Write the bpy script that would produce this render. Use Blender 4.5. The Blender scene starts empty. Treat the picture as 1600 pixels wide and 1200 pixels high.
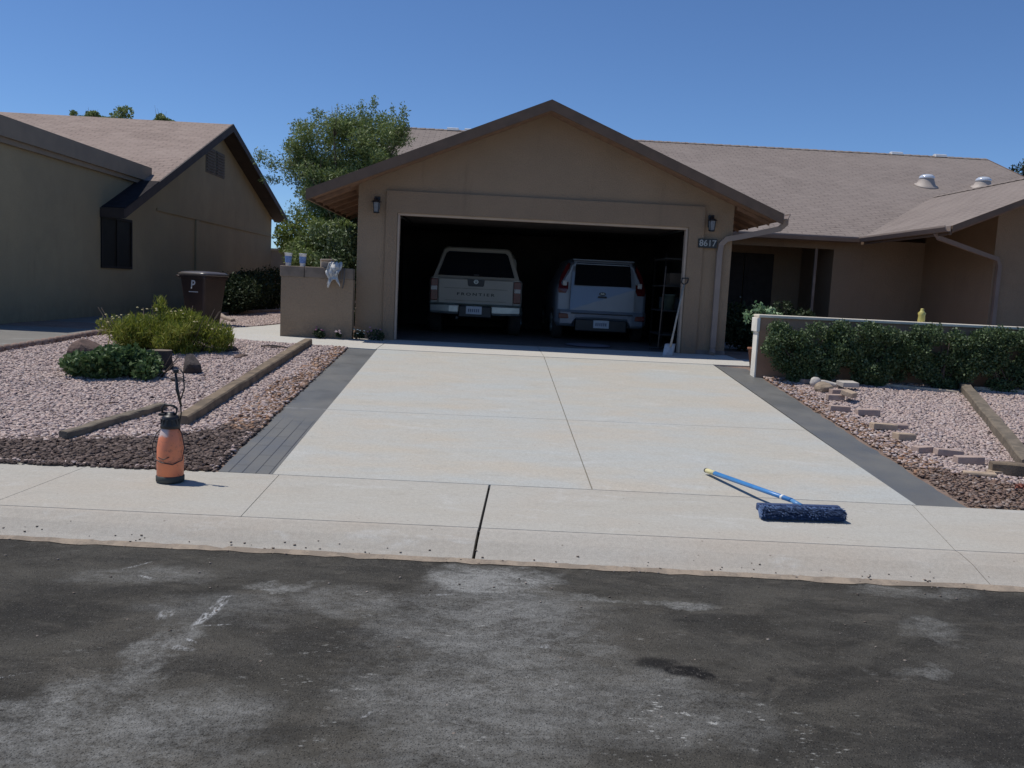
import bpy, math, random
import numpy as np
from mathutils import Vector, Matrix
random.seed(7); RNG = np.random.default_rng(7)
SC = bpy.context.scene; COL = SC.collection
# ------------------------------------------------------------------ camera
CY, CP, CR_ = 0.032527, -0.109987, 0.048542
fw = Vector((math.sin(CY)*math.cos(CP), math.cos(CY)*math.cos(CP), math.sin(CP)))
rt = Vector((math.cos(CY), -math.sin(CY), 0)); up = rt.cross(fw)
r2 = rt*math.cos(CR_) + up*math.sin(CR_); u2 = up*math.cos(CR_) - rt*math.sin(CR_)
cd = bpy.data.cameras.new('camera'); cam = bpy.data.objects.new('camera', cd); COL.objects.link(cam)
M4 = Matrix.Identity(4)
for i in range(3):
    M4[i][0] = r2[i]; M4[i][1] = u2[i]; M4[i][2] = -fw[i]
M4.translation = Vector((-0.879, -14.672, 0.935)); cam.matrix_world = M4
cd.sensor_width = 36; cd.lens = 1350/1600*36; cd.clip_end = 2000; cd.clip_start = 0.05
SC.camera = cam
# ------------------------------------------------------------------ sky, sun, exposure
SUN = Vector((-0.45, 0.12, 1)).normalized()
w = bpy.data.worlds.new('World'); SC.world = w; w.use_nodes = True
wn = w.node_tree.nodes; wl = w.node_tree.links
sky = wn.new('ShaderNodeTexSky'); sky.sky_type = 'NISHITA'; sky.sun_disc = False
sky.sun_elevation = math.asin(SUN.z); sky.sun_rotation = math.atan2(SUN.x, SUN.y)
sky.altitude = 1800; sky.air_density = 1.0; sky.dust_density = 0.0; sky.ozone_density = 6.0
tint = wn.new('ShaderNodeMix'); tint.data_type = 'RGBA'; tint.blend_type = 'MULTIPLY'; tint.inputs[0].default_value = 1; tint.inputs[7].default_value = (.84, .97, 1.12, 1)
wl.new(sky.outputs[0], tint.inputs[6]); wl.new(tint.outputs[2], wn['Background'].inputs[0]); wn['Background'].inputs[1].default_value = 0.098
sl = bpy.data.lights.new('sun', 'SUN'); sl.energy = 3.75; sl.angle = math.radians(0.55); sl.color = (1, 0.95, 0.87)
so = bpy.data.objects.new('sun', sl); COL.objects.link(so); so.rotation_euler = SUN.to_track_quat('Z', 'Y').to_euler()
SC.view_settings.view_transform = 'Standard'; SC.view_settings.look = 'None'
SC.view_settings.exposure = 0.0; SC.view_settings.gamma = 1

# ------------------------------------------------------------------ materials
class NT:
    def __init__(s, name):
        s.m = bpy.data.materials.new(name); s.m.use_nodes = True; t = s.m.node_tree
        s.n = t.nodes; s.l = t.links; s.b = s.n['Principled BSDF']
        s.tc = s.n.new('ShaderNodeTexCoord'); s.geo = s.n.new('ShaderNodeNewGeometry')
        s.P = s.geo.outputs['Position']
    def put(s, sock, v):
        if isinstance(v, bpy.types.NodeSocket): s.l.new(v, sock)
        elif isinstance(v, (tuple, list)): sock.default_value = (*v, 1) if len(v) == 3 and sock.type == 'RGBA' else v
        else: sock.default_value = v
    def noise(s, scale, detail=4, rough=.55, vec=None, dist=0):
        n = s.n.new('ShaderNodeTexNoise'); n.inputs['Scale'].default_value = scale
        n.inputs['Detail'].default_value = detail; n.inputs['Roughness'].default_value = rough; n.inputs['Distortion'].default_value = dist
        s.l.new(vec or s.P, n.inputs['Vector']); return n.outputs[0]
    def voro(s, scale, vec=None, out='Distance'):
        n = s.n.new('ShaderNodeTexVoronoi'); n.inputs['Scale'].default_value = scale
        s.l.new(vec or s.P, n.inputs['Vector']); return n.outputs[out]
    def map(s, vec=None, scale=(1, 1, 1), loc=(0, 0, 0), rot=(0, 0, 0)):
        n = s.n.new('ShaderNodeMapping'); n.inputs['Scale'].default_value = scale; n.inputs['Location'].default_value = loc; n.inputs['Rotation'].default_value = rot
        s.l.new(vec or s.P, n.inputs['Vector']); return n.outputs[0]
    def ramp(s, v, a, b, lo=0, hi=1, smooth=True):
        n = s.n.new('ShaderNodeMapRange'); n.interpolation_type = 'SMOOTHSTEP' if smooth else 'LINEAR'
        s.put(n.inputs[0], v)
        for i, x in enumerate((a, b, lo, hi)): n.inputs[i+1].default_value = x
        return n.outputs[0]
    def mix(s, f, a, b, mode='MIX'):
        n = s.n.new('ShaderNodeMix'); n.data_type = 'RGBA'; n.blend_type = mode
        s.put(n.inputs[0], f); s.put(n.inputs[6], a); s.put(n.inputs[7], b); return n.outputs[2]
    def math(s, op, a, b=0):
        n = s.n.new('ShaderNodeMath'); n.operation = op; s.put(n.inputs[0], a); s.put(n.inputs[1], b); return n.outputs[0]
    def bump(s, h, strength=.3, dist=.01, normal=None):
        n = s.n.new('ShaderNodeBump'); n.inputs['Strength'].default_value = strength; n.inputs['Distance'].default_value = dist
        s.l.new(h, n.inputs['Height'])
        if normal: s.l.new(normal, n.inputs['Normal'])
        return n.outputs[0]
    def fin(s, col, rough=.85, normal=None, metal=0, spec=None):
        s.put(s.b.inputs['Base Color'], col); s.put(s.b.inputs['Roughness'], rough); s.put(s.b.inputs['Metallic'], metal)
        if spec is not None: s.b.inputs['Specular IOR Level'].default_value = spec
        if normal: s.l.new(normal, s.b.inputs['Normal'])
        return s.m
def C(r, g, b): return tuple((v/255)**2.2 for v in (r, g, b))
MC = {}
def simple(name, c1, c2=None, scale=6, rough=.8, bump=.15, bs=80, bd=.004, metal=0, spec=None):
    if name in MC: return MC[name]
    t = NT(name); c2 = c2 or tuple(x*.7 for x in c1)
    col = t.mix(t.ramp(t.noise(scale), .35, .65), c1, c2)
    MC[name] = t.fin(col, rough, t.bump(t.noise(bs, 3), bump, bd) if bump else None, metal, spec); return MC[name]
def m_concrete(name, a, b, c, tint=None):
    t = NT(name)
    st = t.map(scale=(.5, 1.6, 1))
    col = t.mix(t.ramp(t.noise(.9, 5, .6, st, .6), .35, .65), a, b)
    col = t.mix(t.ramp(t.noise(1.1, 6, .62, t.map(loc=(7, 3, 1), scale=(.7, 1.2, 1))), .42, .68, 0, .55), col, c)
    col = t.mix(t.ramp(t.noise(5, 6, .7, t.map(loc=(2, 9, 1), scale=(.6, 1.6, 1))), .50, .72, 0, .35), col, tuple(x*.78 for x in a))
    col = t.mix(t.ramp(t.noise(2.6, 7, .7, t.map(loc=(5, 1, 4), scale=(.6, 1.4, 1)), .6), .55, .68, 0, .35), col, (.59, .595, .57))
    col = t.mix(t.ramp(t.noise(38, 4, .7), .3, .75, 0, .25), col, (.22, .19, .16))
    col = t.mix(t.ramp(t.noise(170, 2, .6), .35, .7, 0, .28), col, (.16, .15, .14))
    col = t.mix(t.ramp(t.voro(7, t.map(loc=(3, 1, 0))), .035, .06, .55, 0), col, (.15, .12, .10))
    brush = t.noise(60, 2, .5, t.map(scale=(.12, 1, 1)))
    h = t.math('ADD', t.noise(120, 3), t.math('MULTIPLY', brush, .8))
    m = t.fin(col, .88, t.bump(h, .35, .004), spec=.25); return m
def m_stucco(name, a, b, dirt):
    t = NT(name)
    col = t.mix(t.ramp(t.noise(1.1, 5, .6), .3, .7), a, b)
    col = t.mix(t.ramp(t.noise(.45, 6, .7, t.map(loc=(4, 4, 4))), .50, .66, 0, .35), col, tuple(min(1, x*1.22) for x in a))
    sepz = t.n.new('ShaderNodeSeparateXYZ'); t.l.new(t.P, sepz.inputs[0])
    base = t.math('MULTIPLY', t.ramp(sepz.outputs[2], .05, .42, 1, 0), t.ramp(t.noise(5, 5, .7), .35, .6))
    col = t.mix(t.math('MULTIPLY', base, .4), col, dirt)
    drip = t.noise(3.5, 5, .65, t.map(scale=(1.2, 1.2, .18)))
    col = t.mix(t.ramp(drip, .55, .8, 0, .45), col, dirt)
    col = t.mix(t.ramp(t.noise(45, 4, .6), .35, .7, 0, .22), col, tuple(x*.55 for x in a))
    h = t.math('ADD', t.noise(55, 5, .65), t.math('MULTIPLY', t.noise(9, 3), .5))
    return t.fin(col, .92, t.bump(h, .75, .018), spec=.15)
def m_shingle(name, a, b, c, axis='Y'):
    # courses every 14 cm measured up the slope; tabs 30 cm
    t = NT(name)
    sep = t.n.new('ShaderNodeSeparateXYZ'); t.l.new(t.P, sep.inputs[0])
    cmb = t.n.new('ShaderNodeCombineXYZ')
    u, v = ('X', 'Y') if axis == 'Y' else ('Y', 'X')
    t.l.new(sep.outputs[u], cmb.inputs[0]); t.l.new(sep.outputs[v], cmb.inputs[1])
    br = t.n.new('ShaderNodeTexBrick'); t.l.new(cmb.outputs[0], br.inputs['Vector'])
    br.inputs['Scale'].default_value = 1; br.inputs['Brick Width'].default_value = .31; br.inputs['Row Height'].default_value = .135
    br.inputs['Mortar Size'].default_value = .013; br.inputs['Mortar Smooth'].default_value = .3; br.offset = .43
    br.inputs['Color1'].default_value = (*a, 1); br.inputs['Color2'].default_value = (*b, 1); br.inputs['Mortar'].default_value = (*tuple(x*.55 for x in b), 1)
    tab = t.n.new('ShaderNodeSeparateColor'); t.l.new(t.voro(4.2, t.map(scale=(.8, 1.75, 0)), 'Color'), tab.inputs[0])
    col = t.mix(t.ramp(tab.outputs[0], .2, .9, 0, .22), br.outputs[0], tuple(x*.68 for x in b))
    col = t.mix(t.ramp(tab.outputs[1], .7, .95, 0, .4), col, c)
    col = t.mix(t.ramp(t.noise(.7, 5, .65, None, .5), .35, .7, 0, .5), col, c)
    col = t.mix(t.ramp(t.noise(16, 5, .7), .35, .7, 0, .25), col, tuple(x*.6 for x in a))
    nf = t.n.new('ShaderNodeMath'); nf.operation = 'SUBTRACT'; nf.inputs[0].default_value = 1; t.l.new(br.outputs['Fac'], nf.inputs[1])
    h = t.math('ADD', nf.outputs[0], t.math('MULTIPLY', t.noise(90, 3), .5))
    return t.fin(col, .95, t.bump(h, .55, .012), spec=.15)
def m_island(name, cols, rough=.85, bump=True, trans=0, spec=.25, scale=30):
    t = NT(name)
    r = t.n.new('ShaderNodeValToRGB'); e = r.color_ramp.elements; r.color_ramp.interpolation = 'LINEAR'
    e[0].position = 0; e[0].color = (*cols[0], 1); e[1].position = 1; e[1].color = (*cols[-1], 1)
    for i, c in enumerate(cols[1:-1]):
        x = e.new((i+1)/(len(cols)-1)); x.color = (*c, 1)
    t.l.new(t.geo.outputs['Random Per Island'], r.inputs[0])
    col = r.outputs[0]
    if bump: col = t.mix(t.ramp(t.noise(scale, 3), .35, .7, 0, .35), col, tuple(x*.6 for x in cols[0]))
    m = t.fin(col, rough, t.bump(t.noise(60, 3), .4, .006) if bump else None, spec=spec)
    if trans:
        tr = t.n.new('ShaderNodeBsdfTranslucent'); t.put(tr.inputs[0], col); mx = t.n.new('ShaderNodeMixShader'); mx.inputs[0].default_value = trans
        t.l.new(t.b.outputs[0], mx.inputs[1]); t.l.new(tr.outputs[0], mx.inputs[2]); t.l.new(mx.outputs[0], t.n['Material Output'].inputs[0])
    return m
def m_street():
    t = NT('asphalt')
    sep = t.n.new('ShaderNodeSeparateXYZ'); t.l.new(t.P, sep.inputs[0])
    X, Y = sep.outputs[0], sep.outputs[1]
    mul = lambda a, b: t.math('MULTIPLY', a, b); add = lambda a, b: t.math('ADD', a, b)
    # warp so that stains get ragged outlines
    wx = mul(t.math('SUBTRACT', t.noise(2.3, 6, .68), .5), .9); wy = mul(t.math('SUBTRACT', t.noise(2.3, 6, .68, t.map(loc=(13, 7, 0))), .5), .7)
    XW, YW = add(X, wx), add(Y, wy)
    def blob(cx, cy, rx, ry, warp=True, edge=0):
        a = t.math('POWER', t.math('DIVIDE', t.math('SUBTRACT', XW if warp else X, cx), rx), 2); b = t.math('POWER', t.math('DIVIDE', t.math('SUBTRACT', YW if warp else Y, cy), ry), 2)
        return t.ramp(add(a, b), edge, 1, 1, 0)
    # base: brown-black binder with worn, slightly paler areas
    col = t.mix(t.ramp(t.noise(1.6, 7, .68, t.map(scale=(.7, 1.2, 1)), .8), .38, .64), (.031, .028, .0225), (.070, .064, .052))
    col = t.mix(t.ramp(t.noise(5, 6, .7, t.map(loc=(3, 3, 0), scale=(.6, 1.3, 1)), .5), .50, .68, 0, .6), col, (.10, .090, .073))
    # dust weights
    W = None
    for (cx, cy, rx, ry, k) in ((-.78, -9.82, .50, .36, 1.25), (-.75, -10.5, .75, .85, .58), (-.85, -11.3, .65, .85, .50), (-2.15, -11.65, .65, .45, .58), (-1.3, -12.2, 1.2, .6, .35), (-2.30, -11.0, .16, .55, .6),
                                (-2.47, -11.5, .22, .4, .7), (-.2, -11.3, .6, .5, .42), (1.55, -10.36, .20, .17, .40), (1.23, -10.84, .16, .12, .40), (-2.75, -9.95, .45, .2, .35), (-1.92, -10.05, .22, .10, .8), (-.2, -10.1, .25, .08, .6), (.25, -10.05, .22, .08, .6),
                                (1.7, -9.75, .5, .12, .4), (-1.5, -10.3, .6, .25, .45), (-3.6, -12, 1.0, .6, .4), (.9, -11.9, .5, .25, .35), (-2.2, -10.4, .5, .3, .3)):
        b = mul(blob(cx, cy, rx, ry), k); W = b if W is None else t.math('MAXIMUM', W, b)
    W = add(W, .07)
    n1 = t.ramp(t.noise(2.8, 7, .68, t.map(scale=(.8, 1.1, 1), loc=(1, 2, 0)), .7), .36, .62)
    n2 = t.ramp(t.noise(15, 7, .75, t.map(scale=(.75, 1.15, 1)), .4), .38, .64)
    n3 = t.ramp(t.noise(55, 4, .75), .38, .62)
    D = add(add(mul(n1, .42), mul(n2, .42)), mul(n3, .34))
    col = t.mix(t.math('MINIMUM', mul(W, D), .85), col, (.305, .305, .29))
    # spilled-cement flecks
    def flecks(sc, rad, region, loc):
        v = t.voro(sc, t.map(scale=(.55, 1.2, 1), loc=loc)); k = mul(t.ramp(v, rad*.4, rad, 1, 0), region)
        return mul(mul(k, t.ramp(t.noise(4, 4, .6, t.map(loc=loc)), .54, .64)), t.ramp(t.noise(45, 4, .8, t.map(loc=loc)), .42, .58))
    reg = t.math('MAXIMUM', blob(.12, -11.45, .75, .55), add(mul(blob(-.9, -11.2, 1.3, 1.6), .35), .13))
    col = t.mix(t.math('MINIMUM', add(flecks(17, .36, reg, (3, 5, 0)), flecks(41, .36, reg, (8, 1, 0))), .7), col, (.50, .50, .47))
    # scrapes and dropped cement on the left
    for (cx, cy, rx, ry, rot, k) in ((-2.19, -10.46, .035, .24, .10, .9), (-2.18, -10.30, .035, .07, 0, .5), (-2.12, -10.63, .09, .010, -.25, .6), (-2.17, -10.24, .055, .010, -.2, .7), (-2.83, -9.82, .13, .010, -.95, .7), (-2.70, -9.99, .07, .018, .5, .6), (-2.40, -10.52, .05, .08, 0, .45),
                                     (-2.17, -10.82, .05, .012, .6, .7), (-2.80, -11.25, .12, .012, -.5, .8), (-2.2, -10.9, .10, .03, .3, .4), (-.54, -10.74, .03, .03, 0, .9), (-1.08, -10.1, .12, .015, -.2, .5), (-1.28, -11.46, .012, .035, .5, .7)):
        v = t.map(loc=(-cx, -cy, 0)); v = t.map(vec=v, rot=(0, 0, rot)); s2 = t.n.new('ShaderNodeSeparateXYZ'); t.l.new(v, s2.inputs[0])
        a = t.math('POWER', t.math('DIVIDE', s2.outputs[0], rx), 2); b = t.math('POWER', t.math('DIVIDE', s2.outputs[1], ry), 2)
        col = t.mix(mul(t.ramp(add(a, b), .0, 1.2, k, 0), t.ramp(t.noise(24, 6, .85, t.map(scale=(1.3, .5, 1))), .44, .60)), col, (.56, .57, .57))
    # oil spot: wedge of three soft lobes
    oil = t.math('MAXIMUM', t.math('MAXIMUM', mul(blob(-.03, -10.89, .15, .08, False), .9), mul(blob(.08, -10.96, .14, .075, False), 1.3)), mul(blob(.165, -11.005, .06, .055, False), 1.6))
    for (cx, cy, rx, ry, k) in ((.25, -10.35, .10, .03, .5), (.46, -11.02, .03, .04, .6), (-1.2, -10.95, .05, .035, .5), (-.95, -9.72, .06, .02, .6), (2.2, -9.95, .9, .25, .45), (1.5, -11.6, .8, .5, .45), (-3.1, -10.5, .6, .5, .4)): oil = t.math('MAXIMUM', oil, mul(blob(cx, cy, rx, ry, k > .45 and rx > .5), k))
    col = t.mix(mul(t.math('MINIMUM', oil, 1), t.ramp(t.noise(14, 6, .8), .30, .50)), col, (.012, .011, .010))
    # aggregate
    g1 = t.noise(140, 3, .75); ag = t.voro(95); cell = t.voro(95, out='Color')
    sc = t.n.new('ShaderNodeSeparateColor'); t.l.new(cell, sc.inputs[0])
    col = t.mix(mul(t.ramp(ag, .45, .15), t.ramp(sc.outputs[0], .62, .8, 0, .42)), col, (.26, .24, .21))
    col = t.mix(mul(t.ramp(ag, .5, .2), t.ramp(sc.outputs[1], .6, .75, 0, .5)), col, (.010, .010, .010))
    col = t.mix(t.ramp(g1, .50, .70, 0, .5), col, (.013, .013, .013))
    h = add(mul(t.ramp(ag, .5, 0), .8), g1)
    return t.fin(col, .92, t.bump(h, .8, .008), spec=.2)

M_conc = m_concrete('driveway_concrete', (.50, .475, .41), (.475, .49, .465), (.53, .46, .365))
M_walk = m_concrete('sidewalk_concrete', (.465, .44, .38), (.475, .46, .41), (.475, .425, .355))
M_apron = m_concrete('apron_concrete', (.58, .56, .51), (.55, .54, .49), (.58, .53, .46))
M_patio = m_concrete('old_concrete', (.20, .192, .172), (.17, .165, .15), (.22, .205, .18))
M_curb = m_concrete('curb_concrete', (.455, .42, .36), (.475, .445, .39), (.45, .385, .31))
M_dark = simple('joint_dirt', (.07, .06, .05), bump=.2)
M_street = m_street()
M_wall = m_stucco('tan_stucco', (.335, .245, .165), (.30, .222, .15), (.20, .145, .10))
M_trim = m_stucco('tan_trim', (.305, .222, .15), (.275, .20, .137), (.19, .14, .10))
M_nwall = m_stucco('olive_stucco', (.36, .31, .20), (.32, .28, .185), (.22, .19, .13))
M_shY = m_shingle('brown_shingle_front', (.265, .222, .198), (.240, .202, .180), (.285, .242, .215), 'Y')
M_shX = m_shingle('brown_shingle_side', (.265, .222, .198), (.240, .202, .180), (.285, .242, .215), 'X')
M_nsh = m_shingle('pink_shingle', (.34, .265, .225), (.305, .24, .205), (.38, .305, .262), 'Y')
M_fascia = simple('fascia_paint', (.155, .10, .065), (.125, .082, .054), 5, .7)
M_nfascia = simple('grey_fascia_paint', (.25, .21, .155), (.22, .185, .14), 3, .75)
M_nfdark = simple('dark_fascia_paint', (.05, .04, .035), (.038, .03, .028), 3, .8)
M_soffit = simple('soffit_wood', (.25, .15, .095), (.19, .115, .075), 9, .8)
M_gutter = simple('gutter_paint', (.27, .215, .18), (.24, .19, .16), 3, .55)
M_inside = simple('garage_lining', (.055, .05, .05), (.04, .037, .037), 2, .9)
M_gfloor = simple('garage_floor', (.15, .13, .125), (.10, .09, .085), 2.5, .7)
M_black = simple('black_plastic', (.018, .018, .02), (.012, .012, .014), 5, .45, bump=.1)
M_glass = simple('dark_glass', (.008, .010, .014), (.007, .009, .012), 1, .08, bump=0, spec=.35)
M_white = simple('white_paint', (.78, .78, .76), (.68, .68, .66), 8, .5)
M_tan = simple('camper_beige_paint', (.31, .285, .24), (.29, .265, .22), 2, .3, bump=0)
M_silver = simple('silver_blue_paint', (.22, .25, .30), (.20, .23, .28), 2, .28, bump=0, metal=.2)
M_chrome = simple('chrome', (.42, .45, .43), (.34, .37, .36), 4, .35, bump=0, metal=.7)
M_red = simple('tail_light_red', (.12, .01, .014), (.09, .008, .012), 9, .2, bump=0)
M_tyre = simple('tyre_rubber', (.02, .02, .02), (.03, .028, .026), 9, .9)
M_wood = simple('weathered_timber', (.22, .165, .11), (.13, .10, .07), 7, .95, .5, 40, .01)
M_wood2 = simple('grey_timber', (.19, .155, .115), (.12, .10, .075), 7, .95, .5, 40, .01)

# ------------------------------------------------------------------ mesh helpers
class MB:
    def __init__(s): s.v = []; s.f = []; s.sm = []
    def add(s, v, f, smooth=False):
        o = len(s.v); s.v += [tuple(p) for p in v]; s.f += [tuple(i+o for i in q) for q in f]; s.sm += [smooth]*len(f)
    def box(s, x0, x1, y0, y1, z0, z1):
        v = [(x, y, z) for z in (z0, z1) for y in (y0, y1) for x in (x0, x1)]
        s.add(v, [(0, 2, 3, 1), (4, 5, 7, 6), (0, 1, 5, 4), (2, 6, 7, 3), (0, 4, 6, 2), (1, 3, 7, 5)])
    def bbox(s, x0, x1, y0, y1, z0, z1, b=.01, seg=1):
        # bevelled box: rounded in plan and on top/bottom edges
        def ring(ins, z):
            c = b; P = []
            for (cx, cy, a0) in ((x1-b, y1-b, 0), (x0+b, y1-b, 90), (x0+b, y0+b, 180), (x1-b, y0+b, 270)):
                for k in range(seg+2):
                    a = math.radians(a0 + 90*k/(seg+1)); r = max(b-ins, 0.0001)
                    P.append((cx+r*math.cos(a), cy+r*math.sin(a), z))
            return P
        R = [ring(b, z0), ring(b*.3, z0+b*.3), ring(0, z0+b), ring(0, z1-b), ring(b*.3, z1-b*.3), ring(b, z1)]
        s.loft(R)
    def loft(s, rings, cap=True, smooth=False, closed=True):
        n = len(rings[0]); v = [p for r in rings for p in r]; f = []
        for i in range(len(rings)-1):
            for j in range(n if closed else n-1):
                k = (j+1) % n; f.append((i*n+j, i*n+k, (i+1)*n+k, (i+1)*n+j))
        o = len(s.v); s.add(v, f, smooth)
        if cap:
            s.f.append(tuple(o+j for j in reversed(range(n)))); s.f.append(tuple(o+(len(rings)-1)*n+j for j in range(n))); s.sm += [False, False]
    def cyl(s, p, q, r0, r1=None, n=12, cap=True, smooth=True):
        r1 = r0 if r1 is None else r1; s.tube([p, q], [r0, r1], n, cap, smooth)
    def tube(s, pts, rad, n=8, cap=True, smooth=True):
        pts = [Vector(p) for p in pts]; rad = rad if isinstance(rad, (list, tuple)) else [rad]*len(pts); R = []
        d0 = (pts[1]-pts[0]).normalized(); a = Vector((0, 0, 1)) if abs(d0.z) < .9 else Vector((1, 0, 0)); u = d0.cross(a).normalized()
        for i, p in enumerate(pts):
            d = (pts[min(i+1, len(pts)-1)]-pts[max(i-1, 0)]).normalized(); u = (u - d*u.dot(d)).normalized(); vv = d.cross(u)
            R.append([tuple(p+(u*math.cos(2*math.pi*k/n)+vv*math.sin(2*math.pi*k/n))*rad[i]) for k in range(n)])
        s.loft(R, cap, smooth)
    def lathe(s, prof, c=(0, 0, 0), n=24, smooth=True, cap=True):
        R = [[(c[0]+r*math.cos(2*math.pi*k/n), c[1]+r*math.sin(2*math.pi*k/n), c[2]+z) for k in range(n)] for r, z in prof]
        s.loft(R, cap, smooth)
    def prism(s, poly, axis, a0, a1):
        # poly in the plane perpendicular to axis ('x': (y,z), 'y': (x,z), 'z': (x,y))
        def P(p, a): return {'x': (a, p[0], p[1]), 'y': (p[0], a, p[1]), 'z': (p[0], p[1], a)}[axis]
        n = len(poly); v = [P(p, a0) for p in poly]+[P(p, a1) for p in poly]
        s.add(v, [tuple(reversed(range(n))), tuple(range(n, 2*n))]+[(j, (j+1) % n, n+(j+1) % n, n+j) for j in range(n)])
    def slab(s, poly, zf, t):
        n = len(poly); zt = [zf(x, y) for x, y in poly]
        v = [(x, y, z-(t(x, y) if callable(t) else t)) for (x, y), z in zip(poly, zt)]+[(x, y, z) for (x, y), z in zip(poly, zt)]
        s.add(v, [tuple(reversed(range(n))), tuple(range(n, 2*n))]+[(j, (j+1) % n, n+(j+1) % n, n+j) for j in range(n)])
    def build(s, name, mat, parent=None, loc=None, kind=None):
        me = bpy.data.meshes.new(name); me.from_pydata(s.v, [], s.f); me.validate()
        if len(me.polygons) == len(s.sm): me.polygons.foreach_set('use_smooth', s.sm)
        import bmesh
        bm = bmesh.new(); bm.from_mesh(me); bmesh.ops.recalc_face_normals(bm, faces=bm.faces); bm.to_mesh(me); bm.free()
        me.materials.append(mat); o = bpy.data.objects.new(name, me); COL.objects.link(o)
        if parent: o.parent = parent
        if loc: o.location = loc
        if kind: o['kind'] = kind
        return o
def tag(o, label=None, cat=None, group=None, kind=None):
    if label: o['label'] = label
    if cat: o['category'] = cat
    if group: o['group'] = group
    if kind: o['kind'] = kind
    return o
def thing(name, label, cat, loc=(0, 0, 0), rz=0, group=None):
    o = bpy.data.objects.new(name, None); COL.objects.link(o); o.location = loc; o.rotation_euler = (0, 0, rz); o.empty_display_size = .1
    return tag(o, label, cat, group)
def copy_tree(o, parent=None):
    c = o.copy(); COL.objects.link(c); c.parent = parent
    for ch in list(o.children): copy_tree(ch, c)
    return c
def np_mesh(name, V, F, mat, parent=None, smooth=False):
    me = bpy.data.meshes.new(name); k = F.shape[1]
    me.vertices.add(len(V)); me.vertices.foreach_set('co', V.astype(np.float32).ravel())
    me.loops.add(F.size); me.loops.foreach_set('vertex_index', F.astype(np.int32).ravel())
    me.polygons.add(len(F)); me.polygons.foreach_set('loop_start', np.arange(0, F.size, k, dtype=np.int32)); me.polygons.foreach_set('loop_total', np.full(len(F), k, np.int32))
    me.update(calc_edges=True); me.validate(); me.materials.append(mat)
    if smooth: me.polygons.foreach_set('use_smooth', [True]*len(F))
    o = bpy.data.objects.new(name, me); COL.objects.link(o)
    if parent: o.parent = parent
    return o
def text_mesh(name, txt, size, mat, parent, M, ext=.003, font_scale=1.0, bold=0):
    cu = bpy.data.curves.new(name, 'FONT'); cu.body = txt; cu.size = size; cu.extrude = ext; cu.align_x = 'CENTER'; cu.align_y = 'CENTER'; cu.space_character = font_scale; cu.offset = bold
    t = bpy.data.objects.new(name, cu); COL.objects.link(t); bpy.context.view_layer.update()
    me = bpy.data.meshes.new_from_object(t); bpy.data.objects.remove(t); me.materials.clear(); me.materials.append(mat)
    o = bpy.data.objects.new(name, me); COL.objects.link(o); o.parent = parent; o.matrix_local = M; return o
FRONT = Matrix.Rotation(math.radians(90), 4, 'X')     # text upright, facing -Y

# ------------------------------------------------------------------ ground height
def H(x, y):
    if y > 0: return -.03
    if y > -1.8: return -.03 + .0167*y
    if y > -8.07: return -.06 + (y+1.8)*(.531/6.27)
    return -.591 + (y+8.07)*.015
def backY(x): return -8.09-.03*x
JX = {-3.98: (-3.92, -4.04, -4.08), -2.43: (-2.44, -2.41, -2.41), -.83: (-.80, -.865, -.90), 2.36: (2.50, 2.22, 2.29), 2.2: (2.50, 2.22, 2.29)}
def jx(c, k): return JX[c][k] if c in JX else c
def creaseY(x): return -9.24-.028*x
def streetY(x): return -9.56-.04*x
def inpoly(P, poly):
    x, y = P[:, 0], P[:, 1]; r = np.zeros(len(P), bool); n = len(poly)
    for i in range(n):
        x0, y0 = poly[i]; x1, y1 = poly[(i+1) % n]
        c = ((y0 > y) != (y1 > y)) & (x < (x1-x0)*(y-y0)/((y1-y0) or 1e-9)+x0); r ^= c
    return r

# ------------------------------------------------------------------ ground sheets
t = NT('yard_soil')
col = t.mix(t.ramp(t.noise(3, 6, .7), .35, .65), (.20, .13, .095), (.27, .20, .16))
col = t.mix(t.ramp(t.noise(40, 4, .7), .4, .7, 0, .6), col, (.12, .085, .07))
M_soil = t.fin(col, .95, t.bump(t.noise(60, 5, .7), .6, .02))
mb = MB()
ys = [-400, -60, -11.0, -9.5, -9.3, -8.07, -6, -4, -1.8, 0, 4, 30, 80, 500]
xs = [-500, -60, -20, -9, -6, -3, 0, 3, 6, 9, 20, 60, 500]
def gz(x, y):
    if y < -9.4: return -.86
    if y < -8.5: return -.80
    return H(x, y)-.012 - (.16 if -8.2 < y < -8.0 else 0)*0
v = [(x, y, gz(x, y) - (.10 if (-2.9 < x < 2.9 and y < 1) else 0)) for y in ys for x in xs]
nx = len(xs)
f = [(j*nx+i, j*nx+i+1, (j+1)*nx+i+1, (j+1)*nx+i) for j in range(len(ys)-1) for i in range(nx-1)]
mb.add(v, f); mb.build('ground', M_soil, kind='structure')
# street
mb = MB(); xs2 = [-70, -30, -12, -8, -6, -4, -2, 0, 2, 4, 6, 8, 12, 30, 70]
v = []; f = []
for j, yy in enumerate((None, -12.5, -16, -24)):
    for x in xs2: v.append((x, streetY(max(-12, min(12, x))) + .03 if yy is None else yy, -.748 if yy is None else (-.735 if yy > -13 else -.70 if yy > -20 else -.74)))
n = len(xs2)
for j in range(3):
    for i in range(n-1): f.append(((j+1)*n+i, (j+1)*n+i+1, j*n+i+1, j*n+i))
mb.add(v, f); mb.build('road', M_street, kind='structure')
mb = MB(); mb.box(-70, 70, -26, -24, -.8, -.62); mb.build('far_pavement', M_walk, kind='structure')
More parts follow.
